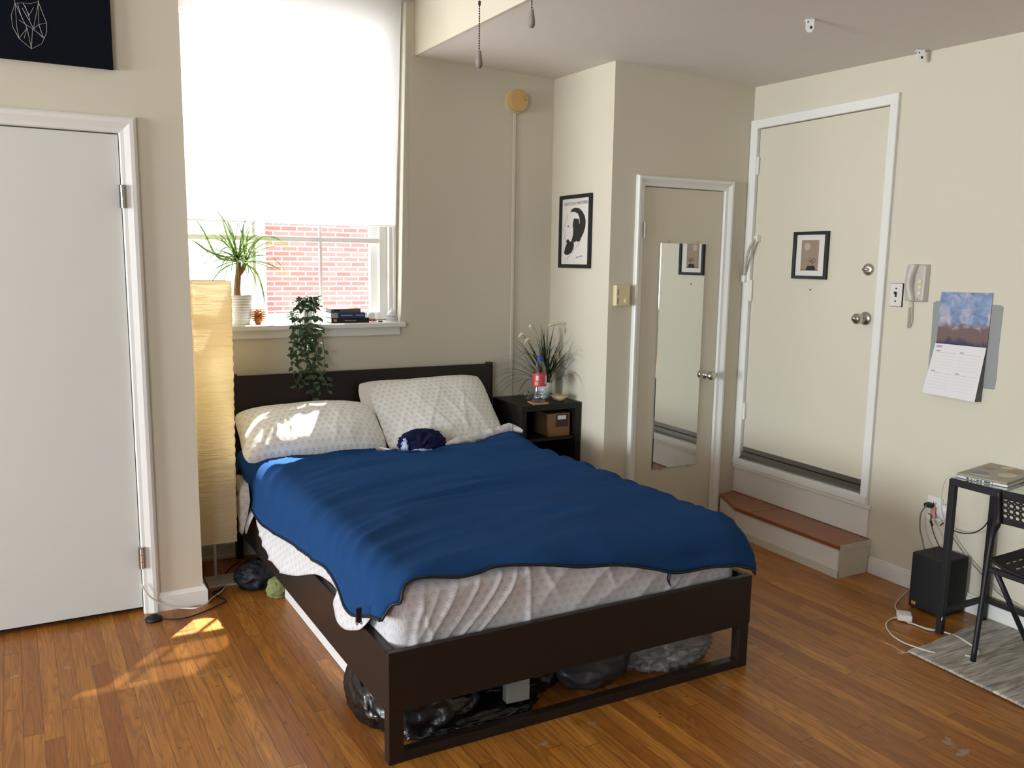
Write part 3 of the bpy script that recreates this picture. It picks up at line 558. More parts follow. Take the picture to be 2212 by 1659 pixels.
# framed print on the entrance door
fp = thing('framed_print', 'small black framed print with white mount on the entrance door', 'picture', (3.53, 3.25, 1.47))
F = on_x(3.537, 3.372, 1.4715); pw, ph, b = 0.235, 0.252, 0.017; q = MB(F)
q.box(0, pw, 0, b, 0, 0.02); q.box(0, pw, ph-b, ph, 0, 0.02); q.box(0, b, b, ph-b, 0, 0.02); q.box(pw-b, pw, b, ph-b, 0, 0.02); q.build('frame', M['frameblack'], fp, bevel=0.001)
o = MB(F).box(b, pw-b, b, ph-b, 0.001, 0.007).build('mount', M['mountwhite'], fp)
q = MB(F); q.box(0.052, 0.172, 0.045, 0.207, 0.007, 0.0074); o = q.build('print', M['tanprint'], fp)
q = MB(F); q.lathe([(0, 0.0075), (0.021, 0.0075), (0.021, 0.0078)], (0.092, 0.172, 0), 'z', 28); q.build('moon', M['moon'], o)
q = MB(F); q.box(0.052, 0.172, 0.045, 0.049, 0.0074, 0.0078); q.poly([(x, y, 0.0079) for x, y in ((0.093, 0.049), (0.09, 0.056), (0.1, 0.067), (0.098, 0.071), (0.15, 0.071), (0.147, 0.067), (0.157, 0.056), (0.153, 0.049))])
for pts in (((0.13, 0.071), (0.134, 0.085), (0.126, 0.094), (0.118, 0.09), (0.108, 0.1), (0.098, 0.097)), ((0.134, 0.085), (0.146, 0.09), (0.152, 0.1), (0.148, 0.107)), ((0.126, 0.094), (0.122, 0.106), (0.112, 0.112)), ((0.132, 0.088), (0.134, 0.104), (0.142, 0.11))): q.tube(smoothpath([(x, y, 0.008) for x, y in pts], 3), 0.0012, 4)
q.build('pot_drawing', M['ink'], o)
# mirror on the inner door
A, B, Cc, D = (2.901, 3.742, 1.66), (3.224, 3.742, 1.656), (3.223, 3.742, 0.365), (2.903, 3.742, 0.374)
x0, x1, z0, z1 = (A[0]+D[0])/2, (B[0]+Cc[0])/2, (Cc[2]+D[2])/2, (A[2]+B[2])/2
mr = thing('door_mirror', 'tall narrow frameless mirror clipped to the inner door', 'mirror', ((x0+x1)/2, 3.74, z0))
MB().box(x0, x1, 3.7385, 3.7449, z0, z1).build('mirror_glass', M['mirror'], mr, bevel=0.004, seg=1)
for x, z in ((x0+0.055, z1), (x1-0.06, z1), (x0+0.06, z0), (x1-0.06, z0)):
    s_ = 1 if z == z1 else -1; q = MB(); q.box(x-0.008, x+0.008, 3.735, 3.7448, z-0.006 if s_ > 0 else z-0.014, z+0.014 if s_ > 0 else z+0.006); q.build('mirror_clip', M['clear'], mr, bevel=0.002)
# thermostat
A, D = (2.598, 3.72, 1.425), (2.685, 3.72, 1.314)
th = thing('thermostat', 'ivory wall thermostat with round dial left of the inner door', 'thermostat', (A[0], 3.73, D[2]))
MB().box(A[0]-0.006, D[0]-0.004, 3.705, 3.739, D[2], A[2]).build('case', M['ivory'], th, bevel=0.003)
q = MB(); q.lathe([(0.017, 0), (0.016, 0.008), (0, 0.009)], (0, 0, 0), 'y', 24); q.v = [(x+D[0]-0.026, 3.705-y, z+D[2]+0.026) for x, y, z in q.v]; q.build('dial', M['ivory'], th)
q = MB(); q.box(A[0]+0.002, A[0]+0.006, 3.7045, 3.7052, D[2]+0.056, D[2]+0.09); q.box(A[0]+0.002, A[0]+0.006, 3.7045, 3.7052, D[2]+0.012, D[2]+0.044); q.build('slot', M['ink'], th)
# armoured door loop
pts = smoothpath([(3.516, 3.648, 1.69), (3.496, 3.652, 1.675), (3.482, 3.668, 1.63), (3.486, 3.692, 1.56), (3.50, 3.712, 1.50), (3.506, 3.722, 1.475)], 9)
lp = thing('door_cable_loop', 'ribbed metal cable loop between entrance door and its frame', 'cable', (3.5, 3.69, 1.47))
q = MB(); r = [0.0095 if i % 2 else 0.007 for i in range(len(pts))]; q.tube(pts, r, 10); q.build('ribbed_sleeve', M['greyplastic'], lp)
q = MB(); q.box(3.505, 3.537, 3.635, 3.662, 1.672, 1.71); q.build('end_cap', M['trim'], lp, bevel=0.005); q = MB(); q.box(3.495, 3.512, 3.708, 3.738, 1.44, 1.482); q.build('end_cap', M['trim'], lp, bevel=0.005)
# light switch
ls = thing('light_switch', 'cream switch plate with dark screws right of the entrance door', 'light switch', (3.53, 2.707, 1.41))
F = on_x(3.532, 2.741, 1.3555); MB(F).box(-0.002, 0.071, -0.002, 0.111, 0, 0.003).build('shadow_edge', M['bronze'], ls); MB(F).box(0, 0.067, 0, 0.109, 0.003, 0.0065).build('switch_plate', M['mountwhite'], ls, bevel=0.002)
q = MB(F); q.box(0.029, 0.039, 0.044, 0.068, 0.0066, 0.008); q.hexa([(0.029, 0.056, 0.008), (0.039, 0.056, 0.008), (0.039, 0.068, 0.008), (0.029, 0.068, 0.008), (0.030, 0.063, 0.02), (0.038, 0.063, 0.02), (0.038, 0.07, 0.019), (0.030, 0.07, 0.019)]); q.build('toggle', M['ink'], ls)
for z in (0.024, 0.085): q = MB(F); q.lathe([(0.0042, 0.0066), (0.0042, 0.0082)], (0.034, z, 0), 'z', 10); q.build('screw', M['bronze'], ls)
# intercom handset
ic = thing('intercom_phone', 'pale grey wall intercom phone with hanging coiled cord', 'intercom', (3.52, 2.58, 1.38))
F = on_x(3.532, 2.636, 1.382); q = MB(F); q.hexa([(0.034, 0.0, 0), (0.1, 0.0, 0), (0.1, 0.176, 0), (0.034, 0.176, 0), (0.036, 0.004, 0.028), (0.088, 0.006, 0.028), (0.088, 0.17, 0.022), (0.036, 0.174, 0.022)]); q.box(0.0, 0.036, 0.0, 0.176, 0, 0.018); q.build('base', M['greyplastic'], ic, bevel=0.005)
def hs(u, v):
    y = 0.006+0.168*v; bow = math.sin(PI*v); w = 0.052-0.012*bow**2; x0_ = 0.0-0.004*bow; th_ = 0.03+0.006*bow
    a = PI*u; return (x0_+w*(0.5-0.5*math.cos(a)), y, 0.016+th_*math.sin(a)**0.6)
q = MB(F); q.grid(hs, 12, 20); q.box(0.002, 0.05, 0.004, 0.008, 0.012, 0.032); q.box(0.002, 0.05, 0.17, 0.174, 0.012, 0.03); q.build('handset', M['greyplastic'], ic, smooth=True)
for i, z in enumerate((0.043, 0.07, 0.096)):
    q = MB(F); q.lathe([(0.0095, 0.0255), (0.0085, 0.029), (0, 0.029)], (0.069, z, 0), 'z', 18); q.build('button', M['ivory'], ic)
q = MB(F); q.box(0.06, 0.066, 0.012, 0.016, 0.027, 0.0285); q.build('button', M['ink'], ic)
pts = [(0.016, 0.008, 0.016), (0.014, -0.02, 0.016)]; H = []
for i in range(100): a = i*0.9; H.append((0.016+0.005*math.cos(a), -0.026-0.1*i/100, 0.016+0.005*math.sin(a)))
q = MB(F); q.tube(pts, 0.0015, 6); q.tube(H, 0.0016, 5); q.tube([(0.02, -0.12, 0.014), (0.03, -0.09, 0.01), (0.026, -0.05, 0.01), (0.024, 0, 0.012)], 0.0025, 6); q.build('coiled_cord', M['greyplastic'], ic)
# wall calendar
cl = thing('wall_calendar', 'wall calendar with blue painted picture page above white month page', 'calendar', (3.52, 2.35, 0.96))
F = on_x(3.5305, 0, 0); q = MB(F)
q.hexa([(-2.473, 1.199, 0.004), (-2.230, 1.2, 0.004), (-2.230, 1.2, 0.0015), (-2.473, 1.199, 0.0015), (-2.472, 1.434, 0.003), (-2.228, 1.438, 0.003), (-2.228, 1.438, 0.001), (-2.472, 1.434, 0.001)]); q.build('picture_page', M['print_'], cl)
q = MB(F); q.hexa([(-2.50, 0.966, 0.034), (-2.245, 0.96, 0.03), (-2.235, 0.96, 0.003), (-2.485, 0.966, 0.003), (-2.474, 1.199, 0.006), (-2.231, 1.2, 0.006), (-2.231, 1.2, 0.0015), (-2.474, 1.199, 0.0015)]); bl = q.build('page_block', [M['crease']], cl)
Pg = lambda a, c: tuple(Vector((0, 0, 0.0012))+Vector((-2.50, 0.966, 0.0345)).lerp(Vector((-2.245, 0.96, 0.0305)), a).lerp(Vector((-2.474, 1.199, 0.0065)).lerp(Vector((-2.231, 1.2, 0.0065)), a), c))
q = MB(F); q.grid(lambda u, v: Pg(u, v), 4, 4); mp_ = q.build('month_page', M['paperwhite'], cl, solid=0.0006, off=1)
q = MB(F)
def bar(a0, a1, c0, c1, w=0.0012):
    p = [Vector(Pg(a0, c0)), Vector(Pg(a1, c0)), Vector(Pg(a1, c1)), Vector(Pg(a0, c1))]; q.poly([tuple(v+Vector((0, 0.0001, w))) for v in p])
for a0 in (0.05, 0.52):
    for c0 in (0.83, 0.43):
        bar(a0, a0+0.42, c0, c0+0.004)
        for i in range(5): bar(a0, a0+0.4, c0-0.06-0.06*i, c0-0.058-0.06*i, 0.001)
q.build('ruled_line', M['greyink'], mp_)
q = MB(F)
for a0, c0 in ((0.06, 0.85), (0.53, 0.85), (0.06, 0.45), (0.53, 0.45)): q = MB(F); bar(a0, a0+0.08, c0, c0+0.022); q.build('month_heading', M['greyink'], mp_)
q = MB(F); bar(0.04, 0.15, 0.925, 0.965); q.build('year_heading', M['pinkink'], mp_)
# ceiling brackets
def bracket(x, y, label, cat='bracket'):
    z = soffit(x, y); t = thing('ceiling_bracket', label, cat, (x, y, z), 'white blind brackets on the low ceiling'); q = MB()
    R_ = Matrix.Translation((x, y, z)) @ Matrix.Rotation(math.radians(-38), 4, 'Z'); q.M = R_; k = 0.017
    q.box(-k, k, 0.0, 0.042, -0.006, 0); q.prism([(-k, 0, 0), (k, 0, 0), (k, 0, -0.042), (k*0.5, 0, -0.056), (-k*0.5, 0, -0.056), (-k, 0, -0.042)], (0, 0.003, 0)); q.build('angle_plate', M['white'], t, bevel=0.0012)
    for a, b, c, d in ((0.0, 0.009, -0.042, -0.032), (-0.011, -0.005, -0.018, -0.013)): q = MB(R_); q.box(a, b, -0.0008, 0.001, c, d); q.build('screw', M['bronze'], t)
p = (2.736, 2.605, 2.52); bracket(p[0], p[1], 'white angle bracket out in the middle of the low ceiling')
p = (3.47, 2.605, 2.506); bracket(p[0], p[1]+0.03, 'white angle bracket on ceiling edge above the right wall')
# fan pull chains
def chain(p, label, coupling):
    x, y, z = p; t = thing('pull_chain', label, 'pull chain', (x, y, z), 'ceiling fan pull chains'); q = MB(); k = z+0.037; top = 3.25
    n = int((min(top, k+0.34)-k)/0.0052)
    for i in range(n): q.lathe([(0.0003, -0.0019), (0.0019, -0.0008), (0.0019, 0.0008), (0.0003, 0.0019)], (x, y, k+i*0.0052), 'z', 6)
    q.tube([(x, y, k), (x, y, top)], 0.0006, 4); q.build('bead_chain', M['bronze'], t)
    q = MB(); q.lathe([(0.0, 0), (0.005, 0.0008), (0.0075, 0.006), (0.0078, 0.012), (0.0062, 0.024), (0.0045, 0.036), (0.003, 0.038), (0, 0.038)], (x, y, z), 'z', 16); q.build('wooden_knob', M['wood_knob'], t, smooth=True)
    if coupling: q = MB(); q.lathe([(0, 0), (0.003, 0.001), (0.003, 0.009), (0, 0.01)], (x, y, z+0.132), 'z', 10); q.build('chain_coupling', M['bronze'], t)
chain((0.834, 1.75, 1.971), 'lower hanging grey knob on bead chain near window', True)
chain((0.916, 1.66, 2.047), 'higher grey pull knob on bead chain right of the other', False)

# ------------------------------------------------------------ bed (slightly racked: its sides lean 3 degrees off the wall)
BM = Matrix(((1, -0.05, 0, 0.05*2.28), (0, 1, 0, 0), (0, 0, 1, 0), (0, 0, 0, 1)))
bx_of = lambda p: p[0]+0.05*(p[1]-2.28)
bed = thing('bed_frame', 'black-brown wooden double bed frame with slatted headboard', 'bed', (1.5, 3.3, 0))
MB(BM).box(0.79, 2.255, 2.262, 2.285, 0.172, 0.367).build('footboard', M['bedwood'], bed, bevel=0.002)
for x0, x1 in ((0.790, 0.838), (2.204, 2.25)):
    MB(BM).box(x0, x1, 2.262, 2.30, 0.0, 0.172).build('leg', M['bedwood'], bed, bevel=0.001)
MB(BM).box(0.838, 2.204, 2.264, 2.298, 0.0, 0.034).build('foot_bar', M['bedwood'], bed, bevel=0.001)
for x0, x1 in ((0.79, 0.814), (2.231, 2.255)):
    q = MB(BM); q.box(x0, x1, 2.285, 4.30, 0.166, 0.367); o = q.build('side_rail', M['bedwood'], bed, bevel=0.002)
    if x0 < 1:
        q = MB(BM)
        for z in (0.29, 0.272, 0.255, 0.235): q.lathe([(0.0022, 0), (0.0022, 0.0012)], (0, 0, 0), 'x', 8); q.v[-16:] = [(0.7905-abs(v.x), v.y+(0.728, 3.524, 0.185)[1], v.z+z) for v in [BM.inverted() @ Vector(w) for w in q.v[-16:]]]; q.v[-16:] = [tuple(BM @ Vector(w)) for w in q.v[-16:]]
        q.build('bolt_hole', M['white'], o)
MB(BM).box(0.814, 2.231, 2.3, 4.28, 0.235, 0.262).build('slat_base', M['lightwood'], bed)
for x0, x1 in ((0.79, 0.822), (1.492, 1.518), (2.222, 2.254)):
    MB(BM).box(x0, x1, 4.297, 4.333, 0.0 if x0 != 1.492 else 0.4, 0.962 if x0 != 1.492 else 0.93).build('headboard_post', M['bedwood'], bed, bevel=0.002)
for z0, z1 in ((0.772, 0.957), (0.44, 0.712)):
    MB(BM).box(0.80, 2.235, 4.282, 4.298, z0, z1).build('headboard_plank', M['bedwood'], bed, bevel=0.002)

# ------------------------------------------------------------ bedding
X0, X1, Y0, Y1 = 0.872, 2.176, 2.358, 4.226
BX0, BX1, BY0 = X0, X1, Y0
def drape(a, b, zt, r, flare=0.0, y1=None, inset=0.0):
    X0, X1, Y0 = BX0+inset, BX1-inset, BY0+inset
    sx, dx = (-1, X0-a) if a < X0 else ((1, a-X1) if a > X1 else (0, 0.0))
    sy, dy = (-1, Y0-b) if b < Y0 else ((1, b-y1) if (y1 and b > y1) else (0, 0.0))
    d = math.hypot(dx, dy); ca = min(max(a, X0), X1); cb = max(b, Y0)
    if y1: cb = min(cb, y1)
    if d < 1e-6: return Vector((a, b, zt)), Vector((0, 0, 1)), 0.0
    nx, ny = sx*dx/d, sy*dy/d; lim = r*PI/2
    if d < lim: g, h, nz = r*math.sin(d/r), r*(1-math.cos(d/r)), math.cos(d/r)
    else: g, h, nz = r+flare*(d-lim), r+(d-lim), 0.0
    k = math.sqrt(max(0, 1-nz*nz)); return Vector((ca+nx*g, cb+ny*g, zt-h)), Vector((nx*k, ny*k, nz)), d
def inv_d(z, zt, r):
    h = zt-z
    if h <= 0: return 0.0
    return r*math.acos(1-h/r) if h < r else r*PI/2+h-r
def nz3(x, y, z): return noise.noise(Vector((x, y, z)))
def ridge(x, y, z): return max(0.0, 1-abs(nz3(x, y, z))*3.2)**2
# mattress in its fitted sheet
D = 0.05*PI/2+0.225
def fitted(u, v):
    a = X0-D+(X1-X0+2*D)*u; v = v*(D+0.04)/(Y1-Y0+2*D)/0.5 if v < 0.5 else 1-(1-v)/0.5*(1-(D+0.04)/(Y1-Y0+2*D)); b = Y0-D+(Y1-Y0+2*D)*v
    p, n, d = drape(a, b, 0.555, 0.05, 0.0, Y1)
    if d > D: 
        p.z = 0.555-0.05-0.225
    w = 0.0
    if b < Y0:
        h = 0.555-p.z; e = min(1, d/0.07); w = 0.004*nz3(a*5, p.z*5, 8)*e+0.006*ridge(a*4+h*5, h*1.5, 1.7)*e
        for q0, k1, k2, s_, am, h0, h1 in ((0.93, 0.1, 0.6, 0.010, 0.012, 0.02, 0.3), (0.985, 0.25, 1.0, 0.009, 0.012, 0.05, 0.3), (1.05, 0.35, 1.2, 0.008, 0.014, 0.04, 0.3), (1.13, 0.35, 1.6, 0.008, 0.015, 0.02, 0.3), (1.21, 0.4, 2.0, 0.007, 0.016, 0.02, 0.3), (1.265, 0.3, 2.2, 0.007, 0.015, 0.0, 0.3), (1.30, -0.1, 0.5, 0.009, 0.014, 0.0, 0.28), (1.345, -0.55, -0.4, 0.012, 0.010, 0.0, 0.13), (1.60, -0.3, -0.5, 0.014, 0.009, 0.0, 0.12), (1.80, -0.5, -1.0, 0.02, 0.010, 0.02, 0.2), (2.1, 0.8, 1.5, 0.014, 0.010, 0.02, 0.2), (0.90, -0.3, 0.2, 0.008, 0.010, 0.08, 0.3)):
            if h0-0.03 < h < h1+0.03: w += 0.6*am*e*math.exp(-((a+k1*h+k2*h*h-q0)/s_)**2)*min(1, max(0, (h-h0+0.03)/0.03))*min(1, max(0, (h1+0.03-h)/0.05))
    elif d > 0: w = 0.005*ridge(b*5+p.z*2.5, p.z*1.2, 5.1)*min(1, d/0.06)
    return BM @ (p+n*w)
fv = lambda v: v*(D+0.04)/0.5 if v < 0.5 else (Y1-Y0+2*D)-(1-v)/0.5*(Y1-Y0+D-0.04)
q = MB(); q.grid(fitted, 260, 110, lambda u, v: ((X1-X0+2*D)*u, fv(v)))
mt = q.build('mattress', M['sprig'], smooth=True); tag(mt, 'thick mattress in white sprigged fitted sheet on the bed frame', 'mattress')
MB(BM).box(0.84, 2.20, 2.335, 4.27, 0.263, 0.5).build('mattress_core', M['plain'], mt)
def resample(pts, n):
    P = [Vector((p[0], p[1])) for p in pts]; P = [P[0]]+P+[P[-1]]; Q = []
    for i in range(1, len(P)-2):
        for j in range(8):
            t = j/8; a, b, c, d = P[i-1], P[i], P[i+1], P[i+2]
            Q.append(0.5*((2*b)+(c-a)*t+(2*a-5*b+4*c-d)*t*t+(3*b-a-3*c+d)*t**3))
    Q.append(P[-2]); L = [0.0]
    for i in range(1, len(Q)): L.append(L[-1]+(Q[i]-Q[i-1]).length)
    out = []; k = 0
    for i in range(n+1):
        s = L[-1]*i/n
        while k < len(L)-2 and L[k+1] < s: k += 1
        f = (s-L[k])/max(1e-9, L[k+1]-L[k]); out.append(Q[k].lerp(Q[k+1], min(1, max(0, f))))
    return out
def coons(head, foot, left, right, nu, nv):
    H, F_, L, R_ = resample(head, nu), resample(foot, nu), resample(left, nv), resample(right, nv); G = []
    for i in range(nu+1):
        u = i/nu; row = []
        for j in range(nv+1):
            v = j/nv; lin_ = H[i]*(1-v)+F_[i]*v+L[j]*(1-u)+R_[j]*u
            row.append(lin_-(H[0]*(1-u)*(1-v)+H[-1]*u*(1-v)+F_[0]*(1-u)*v+F_[-1]*u*v))
        G.append(row)
    return G
# ---- navy blanket
ZB, RB, FB, IB = 0.585, 0.100, 0.24, 0.024
lef = [(inv_d(p[2], ZB, RB)-IB, p[1]) for p in ((0.711, 4.168, 0.487), (0.717, 4.034, 0.436), (0.73, 3.78, 0.379), (0.742, 3.546, 0.386), (0.754, 3.293, 0.416), (0.771, 2.968, 0.441), (0.779, 2.799, 0.458), (0.784, 2.707, 0.435), (0.791, 2.55, 0.392))]
left = [(0.80, 4.03)]+[(X0-d, y) for d, y in lef]+[(0.735, 2.295)]
foo = [(bx_of(p), p[2]) for p in ((0.827, 2.295, 0.529), (0.865, 2.295, 0.558), (0.941, 2.295, 0.561), (1.036, 2.295, 0.552), (1.117, 2.295, 0.554), (1.183, 2.295, 0.56), (1.375, 2.295, 0.539), (1.485, 2.295, 0.521), (1.639, 2.295, 0.506), (1.781, 2.295, 0.472), (1.887, 2.295, 0.441), (2.039, 2.295, 0.437), (2.153, 2.295, 0.426))]
foot = [(0.735, 2.295), (0.80, 2.285)]+[(a, Y0+IB-inv_d(z, ZB, RB)) for a, z in foo]+[(2.25, 2.17), (2.37, 2.21)]
hea = ((0.669, 4.062, 0.59), (0.732, 4.086, 0.59), (0.881, 4.16, 0.59), (1.083, 4.126, 0.59), (1.235, 4.069, 0.59), (1.301, 3.971, 0.59), (1.407, 3.855, 0.59), (1.499, 3.836, 0.59), (1.658, 3.856, 0.59), (1.834, 3.896, 0.59), (2.042, 3.981, 0.59), (2.141, 4.004, 0.59))
head = [(0.80, 4.03)]+[(bx_of(p), p[1]) for p in hea[1:]]+[(2.27, 3.92)]
right = [(2.27, 3.92), (2.28, 3.6), (2.27, 3.2), (2.27, 2.8), (2.31, 2.5), (2.37, 2.21)]
G = coons(head, foot, left, right, 120, 130)
def folds(a, b):
    qy = b+0.30*math.exp(-(a-0.84)/0.33); m = 0.45+0.55*max(0, min(1, 0.5+1.6*nz3(a*1.1, b*1.3, 4)))
    w = 0.021*ridge(qy*4.6, a*0.55+0.3*qy, 2.2)*m+0.013*ridge(qy*9.5+a*0.8, a*1.0, 7.7)*m+0.004*(nz3(a*3, b*6, 1)+0.5)
    for c, s, am, a0, a1 in ((3.06, 0.022, 0.016, 1.0, 2.1), (3.135, 0.016, 0.011, 0.95, 1.9), (3.44, 0.02, 0.010, 0.9, 1.5), (3.78, 0.025, 0.012, 0.85, 1.6), (4.03, 0.022, 0.016, 0.78, 1.7), (2.72, 0.025, 0.008, 1.3, 2.2)):
        fa = max(0, min(1, (a-a0)/0.25))*max(0, min(1, (a1-a)/0.4)); w += 1.3*am*fa*math.exp(-((qy-c-0.03*nz3(a*2, c, 0))/s)**2)
    return w
def blanket_at(a, b):
    p, n, d = drape(a, b, ZB, RB, FB, None, IB); f = folds(a, b)*math.exp(-(d/0.16)**2)+0.001
    if d > 0: f += 0.006*(nz3(a*7, b*7, 3)+0.4)*min(1, d/0.1)
    p = p+n*f; k = math.exp(-((a-0.80)/0.06)**2-((b-4.03)/0.06)**2); p.z += 0.06*k; p.x -= 0.055*k
    k = math.exp(-((a-0.95)/0.22)**2-((b-4.04)/0.09)**2); p.z += 0.022*k
    k = math.exp(-((a-2.2)/0.16)**2-((b-3.92)/0.11)**2); p.z += 0.03*k
    k = math.exp(-((a-2.33)/0.10)**2-((b-2.27)/0.12)**2); p.x += 0.035*k; p.y -= 0.03*k; p.z += 0.0*k
    k = math.exp(-((a-0.735)/0.05)**2-((b-2.30)/0.07)**2); p.x -= 0.012*k; p.y -= 0.02*k
    return BM @ p
bl = thing('blanket', 'navy blue fleece blanket with black zipper edge spread over the bed', 'blanket', (1.5, 3.2, 0.57))
q = MB(); nu, nv = 120, 130; q.grid(lambda u, v: blanket_at(*G[round(u*nu)][round(v*nv)]), nu, nv)
bo = q.build('fleece', M['navy'], bl, smooth=True, solid=0.009, off=1)
edge = [blanket_at(*G[i][0]) for i in range(0, nu+1)]; edgeL = [blanket_at(*G[0][j]) for j in range(nv+1)]; edgeF = [blanket_at(*G[i][nv]) for i in range(nu+1)]; edgeR = [blanket_at(*G[nu][j]) for j in range(nv+1)]
q = MB(); q.tube([p+Vector((0, -0.002, -0.003)) for p in edgeF], 0.0048, 6); q.tube([p+Vector((-0.002, 0, -0.003)) for p in edgeL], 0.0048, 6); q.tube([p+Vector((0.002, 0, -0.003)) for p in edgeR], 0.0048, 6)
q.build('zipper_edge', M['black'], bl, smooth=True)
pz = (0.74, 2.384, 0.469); q = MB(BM); bxp = bx_of(pz)
q.box(bxp-0.012, bxp+0.006, pz[1]-0.006, pz[1]+0.003, pz[2]-0.04, pz[2]+0.01); zp = q.build('zipper_pull', M['rubber'], bl, bevel=0.002)
q = MB(BM); q.box(bxp-0.013, bxp-0.007, pz[1]-0.008, pz[1]+0.004, pz[2]-0.044, pz[2]-0.036); q.box(bxp+0.001, bxp+0.007, pz[1]-0.008, pz[1]+0.004, pz[2]-0.044, pz[2]-0.036); q.build('pull_stud', M['silver'], zp)
P = [(1.889, 2.3, 0.441), (1.88, 2.298, 0.423), (1.877, 2.296, 0.4), (1.893, 2.3, 0.371)]
q = MB(); q.blade([Vector(p) for p in smoothpath(P, 5)], 0.007, (1, 0, 0)); q.tube(smoothpath(P, 5), [0.002+0.006*math.sin(PI*min(1, (i+2)/17.0)) for i in range(len(smoothpath(P, 5)))], 8, flat=0.35); q.build('zipper_tail', M['black'], bl)
for u, v in ((1251, 1224), (1267, 1220)): q = MB(); p = {1251: (1.491, 2.3, 0.515), 1267: (1.521, 2.3, 0.517)}[u]; q.lathe([(0, -0.003), (0.003, 0), (0, 0.003)], p, 'z', 8); q.build('zipper_stop', M['silver'], bl)
# ---- loose top sheet under the blanket, hanging on the window side
ZS, RS, FS = 0.560, 0.058, 0.24
hem = [(inv_d(p[2], ZS, RS), p[1]) for p in ((0.647, 4.032, 0.348), (0.653, 3.93, 0.268), (0.664, 3.89, 0.274), (0.682, 3.849, 0.395), (0.697, 3.842, 0.395), (0.701, 3.764, 0.339), (0.707, 3.645, 0.31), (0.716, 3.46, 0.27), (0.724, 3.292, 0.28), (0.732, 3.14, 0.316), (0.741, 2.959, 0.382), (0.748, 2.823, 0.403), (0.753, 2.712, 0.405), (0.743, 2.724, 0.36), (0.743, 2.61, 0.322), (0.753, 2.511, 0.346), (0.767, 2.439, 0.392))]
left = [(0.72, 4.12)]+[(X0-d, y) for d, y in hem]+[(0.83, 2.335)]
shp = ((1.1, 4.191, 0.58), (1.241, 4.211, 0.58), (1.349, 4.114, 0.58), (1.415, 3.944, 0.58), (1.472, 3.896, 0.58), (1.679, 3.966, 0.58), (1.84, 4.056, 0.58), (2.009, 4.087, 0.58), (2.148, 4.13, 0.6), (2.217, 4.132, 0.61))
head = [(0.72, 4.12), (0.85, 4.06)]+[(bx_of(p), p[1]) for p in shp]+[(2.285, 3.95)]
foot = [(0.83, 2.335), (1.2, 2.42), (2.2, 2.42)]; right = [(2.285, 3.95), (2.25, 3.2), (2.2, 2.42)]
GS = coons(head, foot, left, right, 110, 150); HB = {}
def sheet_at(i, j):
    a, b = GS[i][j]; p, n, d = drape(a, b, ZS, RS, FS); v = j/150
    dl = 0.19
    if d > dl: p = p+n*(0.012*ridge(b*6+p.z*3, p.z*1.5, 9.3)+0.010*nz3(b*5, p.z*4, 2)+0.003)*min(1, (d-dl)/0.08)
    if d == 0 or b > 3.6:
        k = max(0, min(1, (a-1.0)/0.5))*math.exp(-(v/0.012)**2); p.z += (0.018+0.020*max(0, min(1, (a-1.6)/0.4))+0.008*nz3(a*9, 0, 1))*k*(1 if d < 0.1 else 0.4)
        k = math.exp(-((a-2.2)/0.09)**2-((b-3.97)/0.10)**2); p.z += (0.045+0.02*nz3(a*16, b*16, 4))*k
    return BM @ p
q = MB(); q.grid(lambda u, v: sheet_at(round(u*110), round(v*150)), 110, 150, lambda u, v: (GS[round(u*110)][round(v*150)].x, GS[round(u*110)][round(v*150)].y))
ts = q.build('top_sheet', M['sprig'], smooth=True, solid=0.0015, off=-1); tag(ts, 'white sprigged top sheet hanging out below the navy blanket', 'sheet')
rows = [((0.668, 4.123, 0.493), (0.702, 4.043, 0.509)), ((0.656, 4.069, 0.464), (0.692, 3.936, 0.481)), ((0.653, 4.023, 0.43), (0.69, 3.884, 0.451)), ((0.646, 4.067, 0.373), (0.686, 3.859, 0.413)), ((0.647, 4.034, 0.336), (0.684, 3.901, 0.357)), ((0.649, 4.001, 0.3), (0.678, 3.923, 0.307)), ((0.654, 3.991, 0.261), (0.672, 3.944, 0.261)), ((0.66, 3.977, 0.245), (0.666, 3.963, 0.238))]
def flap(u, v):
    k = v*(len(rows)-1); i = min(int(k), len(rows)-2); f = k-i; a = Vector(rows[i][0]).lerp(Vector(rows[i+1][0]), f); b = Vector(rows[i][1]).lerp(Vector(rows[i+1][1]), f)
    p = a.lerp(b, u); p.x += 0.012*math.sin(u*9+v*2)*(1-0.5*v)+0.006*nz3(u*4, v*6, 3); return p
def roll(path, r, nm):
    P = smoothpath(path, 8); m = len(P); q = MB()
    def f(u, v):
        i = min(int(u*(m-1)), m-2); k = u*(m-1)-i; c = P[i].lerp(P[i+1], k); t = (P[i+1]-P[i]).normalized(); s_ = Vector((-t.y, t.x, 0)).normalized(); up_ = t.cross(s_) if t.cross(s_).z > 0 else -t.cross(s_)
        w = r*(0.35+0.65*math.sin(PI*min(1, max(0, u*1.02)))**0.5)*(0.8+0.2*u) if nm else r*math.sin(PI*u)**0.6
        a = 2*PI*v; w = w*(1+0.35*nz3(c.x*22, a, 3)+0.22*nz3(c.x*50, a*2, 7)); return c+s_*w*1.25*math.cos(a)+up_*w*math.sin(a)
    q.grid(f, 70, 20, lambda u, v: (u*0.5, v*0.08)); q.build('folded_edge', M['sprig'], ts, smooth=True)
roll([(1.67, 3.884, 0.6), (1.795, 3.926, 0.605), (1.936, 3.965, 0.61), (2.05, 3.997, 0.62), (2.132, 4.017, 0.625), (2.178, 3.965, 0.61)], 0.030, True)
roll([(1.086, 4.137, 0.59), (1.216, 4.127, 0.592), (1.318, 4.022, 0.592), (1.417, 3.896, 0.59)], 0.011, False)
